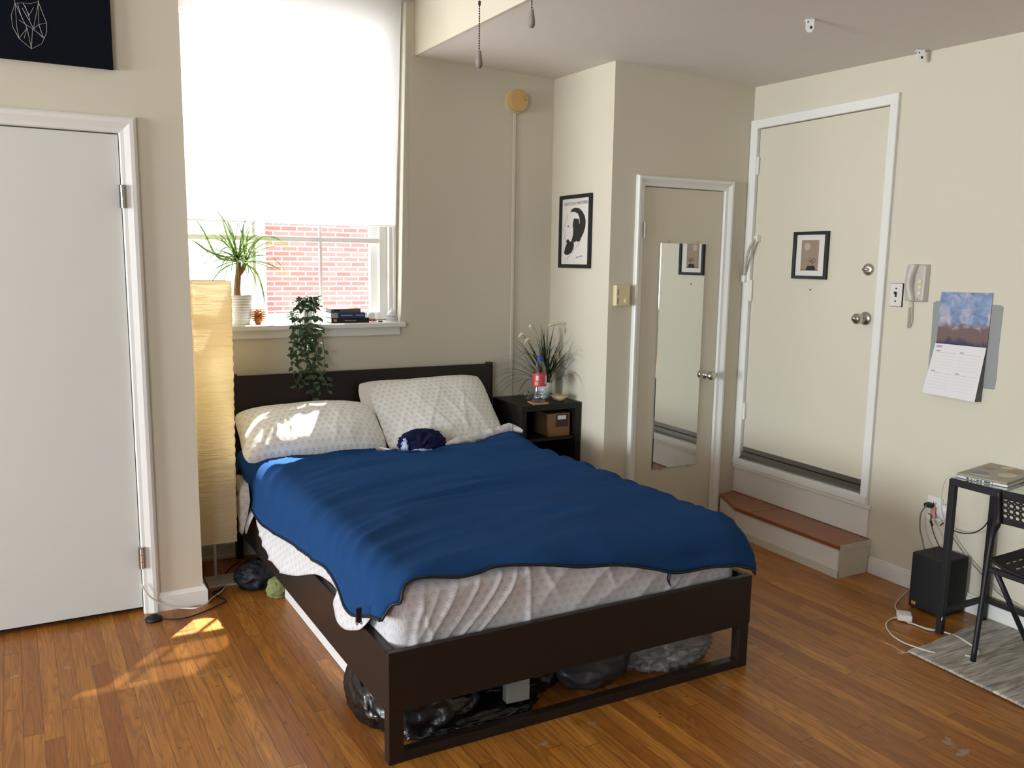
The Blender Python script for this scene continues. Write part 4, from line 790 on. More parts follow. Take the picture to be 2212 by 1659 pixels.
q = MB(); q.grid(flap, 18, 40, lambda u, v: (u*0.12, v*0.3)); q.build('hanging_corner', M['sprig'], ts, smooth=True, solid=0.0015)
# ---- pillows
def pillow(name, c, ux, uy, w, h, t, seed, m, label, flap=0.0):
    c = Vector(c); ux = Vector(ux).normalized(); uy = Vector(uy).normalized(); n = ux.cross(uy).normalized()
    def surf(side):
        def f(u, v):
            a, b = 2*u-1, 2*v-1; pr = max(0, (1-abs(a)**2.4)*(1-abs(b)**2.4))**0.5
            x = a*w/2*(1-0.03*math.cos(b*PI/2)-0.07*abs(b)**5); y = b*h/2*(1-0.02*math.cos(a*PI/2)-0.10*abs(a)**5)
            z = side*t/2*pr*(1.0 if side > 0 else 0.75)
            if side > 0:
                z += (0.006*ridge(a*3.0+b*0.8+seed, b*0.5, seed)+0.006*ridge(a*4.6-b*0.9, b*0.6+seed, seed*2.0))*pr*min(1, 0.35+0.65*(0.5-0.5*b)*1.5)+0.016*nz3(a*1.5, b*1.5, seed)*pr
            z -= 0.03*abs(a)**3*flap
            return c+ux*x+uy*y+n*z
        return f
    q = MB(); q.grid(surf(1), 64, 48, lambda u, v: (u*w, v*h)); q.grid(surf(-1), 40, 30, lambda u, v: (u*w, v*h))
    o = q.build(name, m, smooth=True); tag(o, label, 'pillow', None); return o
pillow('pillow', (1.045, 4.11, 0.675), (1, 0.05, -0.02), (0.0, 0.80, 0.54), 0.74, 0.37, 0.25, 3.1, M['sprig2'], 'plump sprigged pillow lying flat at the window side of the bed')
pillow('pillow', (1.735, 4.132, 0.725), (1, 0.035, 0.02), (-0.10, 0.62, 0.76), 0.70, 0.45, 0.15, 6.4, M['sprig2'], 'sprigged pillow propped upright against headboard behind dark shirt')
pillow('pillow', (1.68, 4.19, 0.720), (1, 0.02, -0.015), (-0.10, 0.38, 0.92), 0.70, 0.39, 0.08, 9.7, M['plain'], 'white pillow mostly hidden behind the propped sprigged pillow')
# ---- crumpled shirt
sh = thing('crumpled_shirt', 'crumpled dark navy shirt with pale blue lining on the bed', 'shirt', (1.56, 3.95, 0.57))
q = MB(); q.blob((1.565, 3.935, 0.615), (0.118, 0.075, 0.062), 2, 0.28, 2.4, 40, 56, 0.572)
q.blob((1.60, 3.90, 0.605), (0.075, 0.05, 0.045), 5, 0.35, 3.0, 26, 36, 0.574)
def fold(c, r, ang0, ang1, rr):
    return smoothpath([(c[0]+r*math.cos(a)*1.2, c[1]-0.03, c[2]+r*math.sin(a)) for a in [ang0+(ang1-ang0)*i/6 for i in range(7)]], 4)
for r, a0, a1 in ((0.05, 0.2, 2.8), (0.036, 0.0, 2.4), (0.022, -0.3, 2.2)): q.tube(fold((1.60, 3.885, 0.605), r, a0, a1, 0), 0.009, 8)
q.build('jersey', M['shirt'], sh, smooth=True)
q = MB(); q.blob((1.545, 3.865, 0.582), (0.062, 0.022, 0.017), 8, 0.4, 3.5, 24, 36, 0.573); q.blob((1.462, 3.91, 0.60), (0.016, 0.035, 0.045), 3, 0.3, 3, 20, 28, 0.573); q.build('lining', M['paleblue'], sh, smooth=True)

# ------------------------------------------------------------ things under the bed
q = MB(); q.blob((1.01, 2.52, 0.07), (0.20, 0.20, 0.15), 4, 0.10, 2.9, 70, 96, 0.002); q.blob((0.84, 2.62, 0.05), (0.066, 0.17, 0.10), 9, 0.13, 2.4, 50, 70, 0.002); q.blob((1.36, 2.60, 0.07), (0.24, 0.20, 0.13), 6, 0.14, 4.0, 60, 80, 0.002); q.blob((1.12, 2.40, 0.02), (0.25, 0.095, 0.04), 7, 0.2, 4.5, 40, 70, 0.002)
o = q.build('bin_bag', M['blackgloss'], smooth=True); tag(o, 'shiny black bin bag bulging out under the foot corner', 'bag')
q = MB(BM); q.box(0.868, 1.25, 2.83, 3.90, 0.001, 0.205); o = q.build('storage_box', M['white'], bevel=0.004); tag(o, 'long white box on the floor under the bed side', 'box')
A, B, D = (1.237, 2.33, 0.14), (1.326, 2.33, 0.142), (1.241, 2.33, 0.063)
q = MB(); fo = thing('small_panel', 'small pale square panel standing behind the bed foot opening', 'panel', (A[0], 2.33, 0.0))
q.hexa([(A[0], 2.335, 0.055), (B[0], 2.335, 0.052), (B[0], 2.37, 0.052), (A[0], 2.37, 0.055), (A[0], 2.335, 0.165), (B[0], 2.335, 0.165), (B[0], 2.37, 0.165), (A[0], 2.37, 0.165)]); q.build('panel_face', M['paint'], fo, bevel=0.003)
q = MB(); q.blob((1.64, 2.43, 0.08), (0.15, 0.09, 0.10), 12, 0.14, 2.2, 44, 60, 0.002); o = q.build('storage_bag', M['frost'], smooth=True); tag(o, 'dull translucent storage bag under the bed right of the panel', 'bag')
q = MB(); q.blob((1.99, 2.45, 0.085), (0.20, 0.12, 0.115), 15, 0.34, 4.2, 80, 110, 0.002); o = q.build('plastic_bag', M['film'], smooth=True); tag(o, 'crumpled clear plastic bag under the right end of bed', 'bag')
p = (0.697, 3.898, 0.05)
q = MB(); q.blob((p[0]+0.02, p[1], 0.055), (0.10, 0.085, 0.07), 21, 0.3, 2.2, 34, 46, 0.002); q.prism([(p[0]+0.03, p[1]-0.02, 0.08), (p[0]+0.075, p[1]-0.02, 0.13), (p[0]+0.10, p[1]-0.02, 0.07)], (0, 0.02, 0)); o = q.build('nylon_bag', M['darkcloth'], smooth=True); tag(o, 'small black nylon bag on the floor behind the floor lamp', 'bag')
p = (0.758, 3.742, 0.03)
q = MB(); q.blob((p[0]+0.015, p[1], 0.035), (0.045, 0.05, 0.055), 23, 0.3, 1.6, 40, 56, 0.002); o = q.build('olive_cloth', M['green'], smooth=True); tag(o, 'small olive green cloth bundle under the bed rail', 'cloth')

# ------------------------------------------------------------ roller blind
rb = thing('roller_blind', 'sheer white roller blind drawn halfway down the far window', 'blind', (1.0, 4.39, 1.7))
xr = lambda z: 1.594+0.037*(z-1.707)
def bl_(u, v): z = 1.722+(2.93-1.722)*v; x = 0.455+(xr(z)-0.455)*u; return (x, 4.392+0.003*math.sin(u*5+v*2)+0.002*nz3(u*3, v*3, 5), z)
q = MB(); q.grid(bl_, 40, 30); q.build('blind_fabric', M['blind'], rb, smooth=True)
q = MB(); q.tube([(0.46, 4.392, 1.722), (xr(1.72)-0.003, 4.392, 1.722)], 0.0045, 8); q.build('hem_bar', M['blind'], rb)
q = MB(); q.tube([(0.45, 4.392, 2.93), (1.645, 4.392, 2.93)], 0.02, 14); q.build('roller_tube', M['white'], rb)
q = MB(); q.box(1.648, 1.652, 4.37, 4.42, 2.89, 2.96); q.lathe([(0.016, 0), (0.016, 0.016)], (1.652, 4.338, 2.9), 'x', 14); q.build('bracket', M['silver'], rb)
q = MB()
for x, zb in ((1.642, 1.58), (1.651, 1.58)):
    n = 250
    for i in range(n): z = 1.575+(2.89-1.575)*i/n; xx = x+0.0035*(z-1.6); q.lathe([(0.0003, -0.0015), (0.0015, 0), (0.0003, 0.0015)], (xx, 4.343, z), 'z', 5)
    q.tube([(x, 4.343, 1.575), (x+0.0045, 4.343, 2.89)], 0.0007, 4)
q.tube([(1.642, 4.343, 1.575), (1.6435, 4.343, 1.567), (1.6465, 4.343, 1.565), (1.6495, 4.343, 1.567), (1.651, 4.343, 1.575)], 0.0014, 6); q.build('bead_chain', M['greyplastic'], rb)

# ------------------------------------------------------------ floor lamp
fl = thing('floor_lamp', 'tall square cream paper floor lamp between left wall and bed', 'lamp', (0.545, 4.05, 0))
lx0, lx1, ly0, ly1, lz0, lz1 = 0.474, 0.642, 3.93, 4.10, 0.222, 1.437
def shade(u, v):
    r = 0.018; w, d = lx1-lx0, ly1-ly0; per = []; x0, x1, y0, y1 = lx0, lx1, ly0, ly1
    t = u*4; k = int(t) % 4; f = t-int(t); z = lz0+(lz1-lz0)*v
    P = [(x0, y0), (x1, y0), (x1, y1), (x0, y1)]; a, b = P[k], P[(k+1) % 4]; x = a[0]+(b[0]-a[0])*f; y = a[1]+(b[1]-a[1])*f
    cx, cy = (x0+x1)/2, (y0+y1)/2; bulge = 0.0012*math.sin(z*150+6*nz3(x*5, y*5, z*4))+0.0012*nz3(x*30, y*30, z*60)
    rr = max(abs(x-cx)/(w/2), abs(y-cy)/(d/2)); e = min(abs(f), abs(1-f)); pull = 0.03*max(0, 1-e/0.07)**2
    lean = 0.012*(z-0.8); return (cx+(x-cx)*(1-pull)+bulge*(x-cx)/(w/2)+lean, cy+(y-cy)*(1-pull)+bulge*(y-cy)/(d/2), z)
q = MB(); q.grid(shade, 96, 260); q.build('paper_shade', M['paper'], fl, smooth=True)
q = MB()
for z in (lz0+0.003, lz1-0.002):
    q = MB(); k = 0.012*(z-0.8); q.tube([(lx0+0.004+k, ly0+0.004, z), (lx1-0.004+k, ly0+0.004, z), (lx1-0.004+k, ly1-0.004, z), (lx0+0.004+k, ly1-0.004, z)], 0.0022, 6, True); q.build('wire_frame', M['lightwood'], fl)
q = MB(); q.box(0.50, 0.635, 3.95, 4.09, 0, 0.012); q.build('base_plate', M['greyplastic'], fl, bevel=0.003)
q = MB(); q.tube([(0.545, 4.03, 0.01), (0.55, 4.03, 1.0)], 0.007, 10)
q.build('pole', M['greyplastic'], fl)
q = MB(); q.lathe([(0.0, 0), (0.014, 0.005), (0.016, 0.05), (0.012, 0.07), (0.03, 0.11), (0.03, 0.13), (0.012, 0.16), (0, 0.165)], (0.55, 4.03, 0.98), 'z', 16); q.build('bulb', M['white'], fl, smooth=True)
glow = lamp('shade_fill_light', 'POINT', 0.38, (1.0, 0.92, 0.74), shadow_soft_size=0.05); glow.location = (0.56, 4.03, 1.05)  # fill light added inside the shade to brighten the paper
# lamp flex with foot switch, and a pale cable
fc = thing('lamp_flex', 'black lamp flex with round foot switch beside left door frame', 'cable', (0.243, 3.731, 0))
p = (0.242, 3.703, 0.012)
q = MB(); q.lathe([(0, 0.0), (0.034, 0.0), (0.036, 0.006), (0.03, 0.014), (0.016, 0.018), (0.014, 0.024), (0, 0.025)], (p[0], p[1], 0.001), 'z', 24); q.build('foot_switch', M['rubber'], fc, smooth=True)
pts = [p, (0.299, 3.669, 0.006), (0.362, 3.653, 0.006), (0.442, 3.684, 0.006), (0.507, 3.729, 0.006), (0.548, 3.766, 0.006), (0.535, 3.807, 0.006), (0.512, 3.871, 0.006), (0.518, 3.898, 0.006), (0.544, 3.91, 0.006), (0.611, 3.998, 0.006), (0.65, 4.038, 0.006), (0.606, 4.033, 0.006), (0.597, 4.097, 0.006), (0.636, 4.148, 0.02), (0.661, 4.089, 0.06)]
q = MB(); q.tube(smoothpath(pts, 6), 0.0032, 6); q.build('flex', M['rubber'], fc, smooth=True)
pts = [(0.204, 3.775, 0.142), (0.225, 3.765, 0.098), (0.263, 3.76, 0.057), (0.318, 3.757, 0.024), (0.374, 3.75, 0.01), (0.417, 3.709, 0.02), (0.457, 3.749, 0.012), (0.502, 3.829, 0.008), (0.547, 3.885, 0.006), (0.584, 3.966, 0.006), (0.626, 4.023, 0.006), (0.668, 4.056, 0.006)]
q = MB(); q.tube(smoothpath(pts, 6), 0.0036, 6); o = q.build('pale_cable', M['cablewhite'], smooth=True); tag(o, 'pale grey cable drooping across the left baseboard', 'cable')

# ------------------------------------------------------------ window sill
ZW = 1.2055
random.seed(5)
pl = thing('potted_palm', 'spiky ponytail palm in ribbed white pot on the window sill', 'potted plant', (0.755, 4.41, ZW))
px, py = 0.765, 4.41
prof = []
for i in range(40):
    k = i/39; prof.append((0.046+0.022*k+(0.0018*math.sin(k*2*PI*11) if 0.12 < k < 0.95 else 0), 0.15*k))
q = MB(); q.lathe([(0, 0)]+prof+[(0.062, 0.15), (0.061, 0.125), (0, 0.124)], (px, py, ZW), 'z', 40); q.build('pot', M['pot'], pl, smooth=True)
q = MB(); q.lathe([(0.061, 0.125), (0.04, 0.132), (0, 0.134)], (px, py, ZW), 'z', 24); q.build('soil', M['soil'], pl)
tr = smoothpath([(px-0.012, py, ZW+0.12), (px-0.012, py, ZW+0.17), (px-0.008, py-0.004, ZW+0.22), (px-0.002, py, ZW+0.27), (px+0.0, py, ZW+0.315)], 5)
q = MB(); q.tube(tr, [0.024-0.011*(i/(len(tr)-1))**0.4 for i in range(len(tr))], 12); t2 = smoothpath([(px, py, ZW+0.25), (px+0.02, py-0.004, ZW+0.28), (px+0.032, py, ZW+0.31)], 4); q.tube(t2, 0.012, 10); q.build('trunk', M['bark'], pl, smooth=True)
q = MB()
def spray(q, org, n, L, w, up, rnd, droop, tw=0.3):
    for i in range(n):
        az = rnd.uniform(0, 2*PI); el = rnd.uniform(*up); l = L*rnd.uniform(0.7, 1.15); d = Vector((math.cos(az)*math.cos(el), math.sin(az)*math.cos(el)*0.75, math.sin(el)))
        p = Vector(org)+Vector((rnd.uniform(-1, 1)*0.006, rnd.uniform(-1, 1)*0.006, 0)); pts = [p.copy()]; g = droop*rnd.uniform(0.6, 1.3)
        for k in range(11): d = (d+Vector((0, 0, -g*(0.25+k*0.12)))).normalized(); p = p+d*(l/11); pts.append(p.copy())
        if any(v.y > 4.455 for v in pts): pts = [Vector((v.x, min(v.y, 4.455-0.2*(v.y-4.455) if v.y > 4.455 else v.y), v.z)) for v in pts]
        q.blade(pts, w*rnd.uniform(0.7, 1.1), d.cross(Vector((0, 0, 1)))+Vector((tw*rnd.uniform(-1, 1), 0, tw*rnd.uniform(-1, 1))), 0.3)
rn = random.Random(11); spray(q, (px-0.004, py, ZW+0.325), 44, 0.34, 0.0046, (0.0, 1.4), rn, 0.20); spray(q, (px+0.034, py, ZW+0.315), 44, 0.33, 0.0046, (-0.1, 1.25), rn, 0.21)
for pts in ([(px, py, ZW+0.32), (0.663, 4.4, 1.545), (0.603, 4.4, 1.668), (0.548, 4.4, 1.76)], [(px, py, ZW+0.32), (0.628, 4.38, 1.567), (0.563, 4.36, 1.61), (0.523, 4.34, 1.631)], [(px, py, ZW+0.32), (0.722, 4.4, 1.626), (0.696, 4.4, 1.716), (0.688, 4.4, 1.743)], [(px+.03, py, ZW+0.31), (0.853, 4.38, 1.628), (0.93, 4.36, 1.648), (0.996, 4.35, 1.608)], [(px+.03, py, ZW+0.31), (0.848, 4.38, 1.466), (0.875, 4.36, 1.35), (0.865, 4.34, 1.276)]):
    q.blade(smoothpath(pts, 4), 0.0056, (0.3, 0, 1), 0.3)
q.build('leaves', M['leaf'], pl)
q = MB()
for pts in ([(px-0.01, py, ZW+0.31), (0.742, 4.4, 1.569), (0.759, 4.4, 1.672), (0.767, 4.4, 1.714)], [(px+.01, py, ZW+0.32), (0.799, 4.4, 1.581), (0.783, 4.4, 1.661), (0.769, 4.4, 1.714)], [(px+.03, py, ZW+0.31), (0.798, 4.4, 1.547), (0.763, 4.4, 1.535), (0.746, 4.4, 1.569)]): q.tube(smoothpath(pts, 4), 0.0016, 5)
q.build('dry_stalk', M['soil'], pl)
# pine cone
pc = thing('pine_cone', 'brown pine cone on the sill right of the palm pot', 'pine cone', (0.85, 4.40, ZW)); q = MB(); c = (0.852, 4.40); q.lathe([(0, 0), (0.014, 0.002), (0.02, 0.02), (0.016, 0.05), (0, 0.075)], (*c, ZW), 'z', 14)
for r in range(8):
    z = 0.008+0.009*r; R = 0.03*math.sin(PI*(0.22+0.68*(1-r/8)))+0.006
    for k in range(10):
        a = 2*PI*k/10+0.31*r; d = Vector((math.cos(a), math.sin(a), 0.35)); q.leaf((c[0]+0.4*R*d.x, c[1]+0.4*R*d.y, ZW+z), d, (-0.3*d.x, -0.3*d.y, 1), R*0.85, 0.009)
q.build('scales', M['cone'], pc, solid=0.0025)
# trailing plant
tp = thing('trailing_plant', 'dark leafy plant in white pot trailing from sill over headboard', 'potted plant', (1.10, 4.37, ZW)); vx, vy = 1.105, 4.385
q = MB(); q.lathe([(0, 0), (0.036, 0), (0.046, 0.09), (0.048, 0.098), (0.044, 0.098), (0.04, 0.08), (0, 0.08)], (vx, vy, ZW), 'z', 28); q.build('pot', M['pot'], tp, smooth=True)
rn = random.Random(4); q = MB(); qs = MB(); q2 = MB()
for s in range(17):
    a = rn.uniform(0, 2*PI); p0 = Vector((vx+0.03*math.cos(a), vy+0.02*math.sin(a), ZW+0.09)); x1 = vx-0.035+rn.uniform(-0.075, 0.075); L = rn.choice((0.12, 0.2, 0.27, 0.32, 0.36, 0.40)); y1 = 4.285+rn.uniform(-0.025, 0.012)
    top = Vector(((p0.x+x1)/2, 4.33, ZW+0.105+rn.uniform(0, 0.03))); e = Vector((x1, y1, ZW+0.02)); pts = [p0, top, e]
    xx = x1
    for k in range(1, 6): xx += rn.uniform(-0.012, 0.014); pts.append(Vector((xx+0.02*(k/5)**2, min(y1, 4.272)+rn.uniform(-0.012, 0.004), ZW-L*k/5)))
    path = smoothpath(pts, 6); qs.tube(path, 0.0012, 5)
    for i in range(2, len(path), 3):
        t = path[i]
        for _ in range(1 if i > 8 else 2):
            a = rn.uniform(0, 2*PI); d = Vector((math.cos(a), -abs(math.sin(a))*0.7-0.1, rn.uniform(-0.9, 0.25))); nrm = Vector((rn.uniform(-0.5, 0.5), -1, rn.uniform(0.1, 0.9)))
            q.leaf(t, d, nrm, rn.uniform(0.026, 0.042), rn.uniform(0.008, 0.0125))
for i in range(44):
    a = rn.uniform(0, 2*PI); r = rn.uniform(0.01, 0.055); t = Vector((vx+r*math.cos(a), vy-0.01+0.6*r*math.sin(a), ZW+0.085+rn.uniform(0, 0.045))); q.leaf(t, (math.cos(a), math.sin(a)*0.6-0.2, rn.uniform(-0.2, 0.9)), (0.2*rn.uniform(-1, 1), -0.6, 1), rn.uniform(0.026, 0.04), rn.uniform(0.009, 0.013))
q.build('leaves', M['ivy'], tp); qs.build('stems', M['ivy'], tp)
# succulent
sc = thing('succulent', 'small grey-green succulent in clear glass left of trailing plant', 'potted plant', (1.02, 4.40, ZW)); q = MB(); q.lathe([(0, 0), (0.022, 0), (0.026, 0.02), (0.024, 0.036), (0.022, 0.036), (0.02, 0.004), (0, 0.004)], (1.03, 4.42, ZW), 'z', 20); q.build('glass_cup', M['clear'], sc, smooth=True)
q = MB()
for r in range(4):
    for k in range(7): a = 2*PI*k/7+r*0.5; e = 0.2+0.3*r; q.leaf((1.03, 4.42, ZW+0.03+0.006*r), (math.cos(a)*math.cos(e), math.sin(a)*math.cos(e), math.sin(e)), (0, 0, 1), 0.04-0.006*r, 0.011)
q.build('leaves', M['succ'], sc, solid=0.003)
# books
def book(x0, x1, z0, z1, y0, m, label, bands):
    t = thing('book', label, 'book', ((x0+x1)/2, y0+0.05, z0), 'books stacked on the window sill'); q = MB(); q.box(x0, x1, y0, y0+0.0022, z0, z1); q.box(x0, x1, y0+0.0022, y0+0.115, z0, z0+0.0022); q.box(x0, x1, y0+0.0022, y0+0.115, z1-0.0022, z1); q.build('cover', m, t, bevel=0.0008)
    MB().box(x0+0.003, x1-0.003, y0+0.0024, y0+0.112, z0+0.0024, z1-0.0024).build('pages', M['crease'] if m is M['bookgrey'] else M['paperwhite'], t)
    for a, b, c, d, mm_ in bands: q = MB(); q.box(x0+(x1-x0)*a, x0+(x1-x0)*b, y0-0.0006, y0+0.0002, z0+(z1-z0)*c, z0+(z1-z0)*d); q.build('spine_print', mm_, t)
book(1.218, 1.425, ZW, ZW+0.0255, 4.345, M['bookblack'], 'black book at the bottom of the sill stack', ((0.06, 0.14, 0.3, 0.8, M['lightwood']), (0.35, 0.66, 0.42, 0.56, M['greyink'])))
book(1.218, 1.405, ZW+0.0257, ZW+0.054, 4.35, M['bookblue'], 'blue book in the middle of the sill stack', ((0.0, 0.2, 0.02, 0.98, M['greyink']), (0.3, 0.62, 0.45, 0.58, M['labelgrey']), (0.72, 0.95, 0.45, 0.58, M['labelgrey'])))
book(1.22, 1.382, ZW+0.0542, ZW+0.0752, 4.355, M['bookgrey'], 'grey-brown book on top of the sill stack', ((0.1, 0.3, 0.35, 0.7, M['bookblack']), (0.55, 0.95, 0.5, 0.8, M['boxwood'])))
# candle jar, pen, figurine
cj = thing('candle_jar', 'clear lidded glass jar with red wax right of the books', 'candle', (1.455, 4.375, ZW)); q = MB(); jc = (1.457, 4.385, ZW); q.lathe([(0, 0), (0.026, 0), (0.027, 0.004), (0.027, 0.048), (0.0255, 0.048), (0.025, 0.004), (0, 0.004)], jc, 'z', 28); q.build('jar', M['clear'], cj, smooth=True)
q = MB(); q.lathe([(0, 0.0045), (0.0245, 0.0045), (0.0245, 0.0165), (0, 0.0165)], jc, 'z', 28); q.build('wax', M['wax'], cj)
q = MB(); q.lathe([(0, 0.0485), (0.026, 0.0485), (0.027, 0.052), (0.02, 0.057), (0.008, 0.06), (0, 0.066)], jc, 'z', 28); q.build('lid', M['clear'], cj, smooth=True)
q = MB(); q.tube([(1.478, 4.345, ZW+0.004), (1.50, 4.345, ZW+0.004)], 0.0038, 8); o = q.build('lighter', M['rubber']); tag(o, 'tiny black lighter lying between candle jar and white figurine', 'lighter')
fg = thing('domed_figurine', 'small white domed building figurine at right end of sill', 'figurine', (1.562, 4.37, ZW)); fc_ = (1.565, 4.375, ZW)
q = MB(); q.lathe([(0, 0), (0.037, 0), (0.037, 0.004), (0.032, 0.005), (0.032, 0.019), (0.035, 0.02), (0.035, 0.023)], fc_, 'z', 36); q.build('base', M['white'], fg)
q = MB(); q.lathe([(0.027, 0.023), (0.027, 0.033), (0.03, 0.034), (0.03, 0.037), (0.024, 0.038), (0.024, 0.042), (0.022, 0.05), (0.016, 0.058), (0.009, 0.063), (0.006, 0.064), (0.006, 0.07), (0.003, 0.074), (0.001, 0.082), (0, 0.083)], fc_, 'z', 36); q.build('dome', M['white'], fg, smooth=False)
q = MB()
for k in range(26): a = 2*PI*k/26; ca, sa = math.cos(a), math.sin(a); q.tube([(fc_[0]+0.0325*ca, fc_[1]+0.0325*sa, ZW+0.006), (fc_[0]+0.0325*ca, fc_[1]+0.0325*sa, ZW+0.018)], 0.0011, 4); q.tube([(fc_[0]+0.0274*ca, fc_[1]+0.0274*sa, ZW+0.024), (fc_[0]+0.0274*ca, fc_[1]+0.0274*sa, ZW+0.032)], 0.001, 4)
q.build('window_slots', M['greyink'], fg)

# ------------------------------------------------------------ nightstand and the things on it
ns = thing('nightstand', 'black-brown open nightstand in the corner beside the bed', 'nightstand', (2.36, 4.16, 0)); x0, x1, y0, y1, zt = 2.168, 2.556, 3.97, 4.325, 0.752
MB().box(x0, x1, y0, y1, zt-0.034, zt).build('top', M['standwood'], ns, bevel=0.0015)
for a, b in ((x0, x0+0.034), (x1-0.034, x1)): MB().box(a, b, y0, y1, 0, zt-0.034).build('side_panel', M['standwood'], ns, bevel=0.0015)
MB().box(x0+0.034, x1-0.034, y0+0.012, y1, 0.541, 0.557).build('shelf', M['standwood'], ns, bevel=0.001)
MB().box(x0+0.034, x1-0.034, y0+0.012, y1, 0.06, 0.08).build('shelf', M['standwood'], ns, bevel=0.001)
MB().box(x0+0.034, x1-0.034, y1-0.006, y1, 0.0, zt-0.034).build('back_panel', M['standwood'], ns)
bxx = thing('storage_box', 'striped wooden storage box on the nightstand shelf', 'box', (2.43, 4.08, 0.557)); q = MB(); q.box(2.362, 2.502, 4.0, 4.2, 0.5572, 0.69); q.build('box_body', M['boxwood'], bxx, bevel=0.002)
q = MB(); q.box(2.408, 2.488, 3.9965, 4.0, 0.613, 0.684); q.build('label_plate', M['plate'], bxx, bevel=0.001); q = MB(); q.box(2.418, 2.474, 3.9955, 3.9965, 0.655, 0.678); q.build('label_card', M['mountwhite'], bxx)
gp = thing('grass_plant', 'dark grassy plant with cream plumes in white pot on nightstand', 'potted plant', (2.45, 4.2, zt)); gx, gy = 2.447, 4.20
q = MB(); q.lathe([(0, 0), (0.034, 0), (0.043, 0.092), (0.039, 0.092), (0.038, 0.08), (0, 0.08)], (gx, gy, zt), 'z', 28); q.build('pot', M['pot'], gp, smooth=True)
q = MB(); q.tube([(gx-0.02, gy-0.0385, zt+0.055), (gx+0.005, gy-0.0405, zt+0.056), (gx+0.02, gy-0.037, zt+0.055)], 0.001, 4); q.build('pot_mark', M['red'], gp)
rn = random.Random(8); q = MB()
for i in range(80):
    az = rn.uniform(0, 2*PI); el = rn.uniform(0.3, 1.42); l = rn.uniform(0.26, 0.42); d = Vector((math.cos(az)*math.cos(el), math.sin(az)*math.cos(el)*0.55-0.12, math.sin(el))).normalized(); p = Vector((gx+rn.uniform(-0.02, 0.02), gy+rn.uniform(-0.02, 0.02), zt+0.07)); pts = [p.copy()]; g = rn.uniform(0.08, 0.2)
    for k in range(10): d = (d+Vector((0, 0, -g*(0.1+k*0.2)))).normalized(); p = p+d*(l/10); pts.append(Vector((min(p.x, 2.555), min(p.y, 4.35), max(p.z, zt+0.01))))
    q.blade(pts, 0.0042, Vector((0, 0, 1)).cross(d)+Vector((0.2, 0.1, 0)), 0.2)
q.build('leaves', M['leafdark'], gp)
q = MB()
for pts in ([(gx, gy, zt+0.08), (2.441, 4.18, 1.023), (2.426, 4.17, 1.146), (2.441, 4.16, 1.176), (2.488, 4.16, 1.186), (2.535, 4.16, 1.187)], [(gx, gy, zt+0.08), (2.374, 4.17, 1), (2.336, 4.16, 1.083), (2.3, 4.15, 1.104), (2.279, 4.15, 1.08)], [(gx, gy, zt+0.08), (2.472, 4.18, 1.022), (2.514, 4.17, 1.117), (2.514, 4.16, 1.145), (2.488, 4.16, 1.164)], [(gx, gy, zt+0.08), (2.343, 4.17, 1.015), (2.293, 4.16, 1.116), (2.268, 4.16, 1.133), (2.242, 4.16, 1.112)], [(gx, gy, zt+0.08), (2.388, 4.17, 1.067), (2.35, 4.16, 1.157), (2.319, 4.16, 1.179), (2.334, 4.16, 1.155)]):
    P = smoothpath([tuple(Vector((min(p[0], 2.55), p[1], p[2]))) for p in pts], 5); n_ = len(P); q.tube(P, [0.0009 if i < n_*0.55 else 0.0085*math.sin(PI*min(1, 0.12+(i-n_*0.55)/(n_*0.47))) + 0.001 for i in range(n_)], 7)
q.build('plumes', M['plume'], gp, smooth=True)
q = MB(); q.hexa([(2.255, 3.985, zt), (2.352, 3.985, zt), (2.365, 4.085, zt), (2.268, 4.085, zt), (2.255, 3.985, zt+0.007), (2.352, 3.985, zt+0.007), (2.365, 4.085, zt+0.007), (2.268, 4.085, zt+0.007)]); o = q.build('coaster', M['lightwood'], bevel=0.001); tag(o, 'square light wood coaster under the plastic bottle', 'coaster')
bt = thing('plastic_bottle', 'clear plastic soda bottle with red label and blue cap', 'bottle', (2.318, 4.04, zt+0.007)); bc = (2.318, 4.04, zt+0.0075)
q = MB(); q.lathe([(0, 0.008), (0.016, 0.0), (0.036, 0.002), (0.043, 0.02), (0.0425, 0.05), (0.0395, 0.085), (0.0385, 0.10), (0.0405, 0.104), (0.0405, 0.16), (0.0385, 0.165), (0.037, 0.185), (0.028, 0.208), (0.017, 0.226), (0.0145, 0.232), (0.0145, 0.238)], bc, 'z', 32, False); q.build('bottle_body', M['pet'], bt, smooth=True)
q = MB(); q.lathe([(0.041, 0.092), (0.0412, 0.094), (0.0412, 0.162), (0.041, 0.164)], bc, 'z', 40, False); lb = q.build('label', M['red'], bt, smooth=True)
q = MB()
for a0, a1, z0, z1, mt_ in ((-1.25, -0.6, 0.105, 0.152, 0), (-2.6, -2.2, 0.125, 0.152, 0)):
    q = MB(); q.grid(lambda u, v: (bc[0]+0.0416*math.cos(a0+(a1-a0)*u), bc[1]+0.0416*math.sin(a0+(a1-a0)*u), bc[2]+z0+(z1-z0)*v), 6, 1); q.build('label_panel', M['labelgrey'], lb)
q = MB(); q.grid(lambda u, v: (bc[0]+0.0416*math.cos(-2.75+0.5*u), bc[1]+0.0416*math.sin(-2.75+0.5*u), bc[2]+0.098+0.02*v), 6, 1); q.build('label_panel', M['amber'], lb)
q = MB(); q.lathe([(0, 0.234), (0.0165, 0.234), (0.0165, 0.256), (0.015, 0.258), (0, 0.258)], bc, 'z', 24); q.build('cap', M['bluecap'], bt)
q = MB(); q.lathe([(0, 0.009), (0.016, 0.0015), (0.035, 0.004), (0.0415, 0.02), (0.041, 0.045), (0, 0.045)], bc, 'z', 28); q.build('water', M['water'], bt, smooth=True)
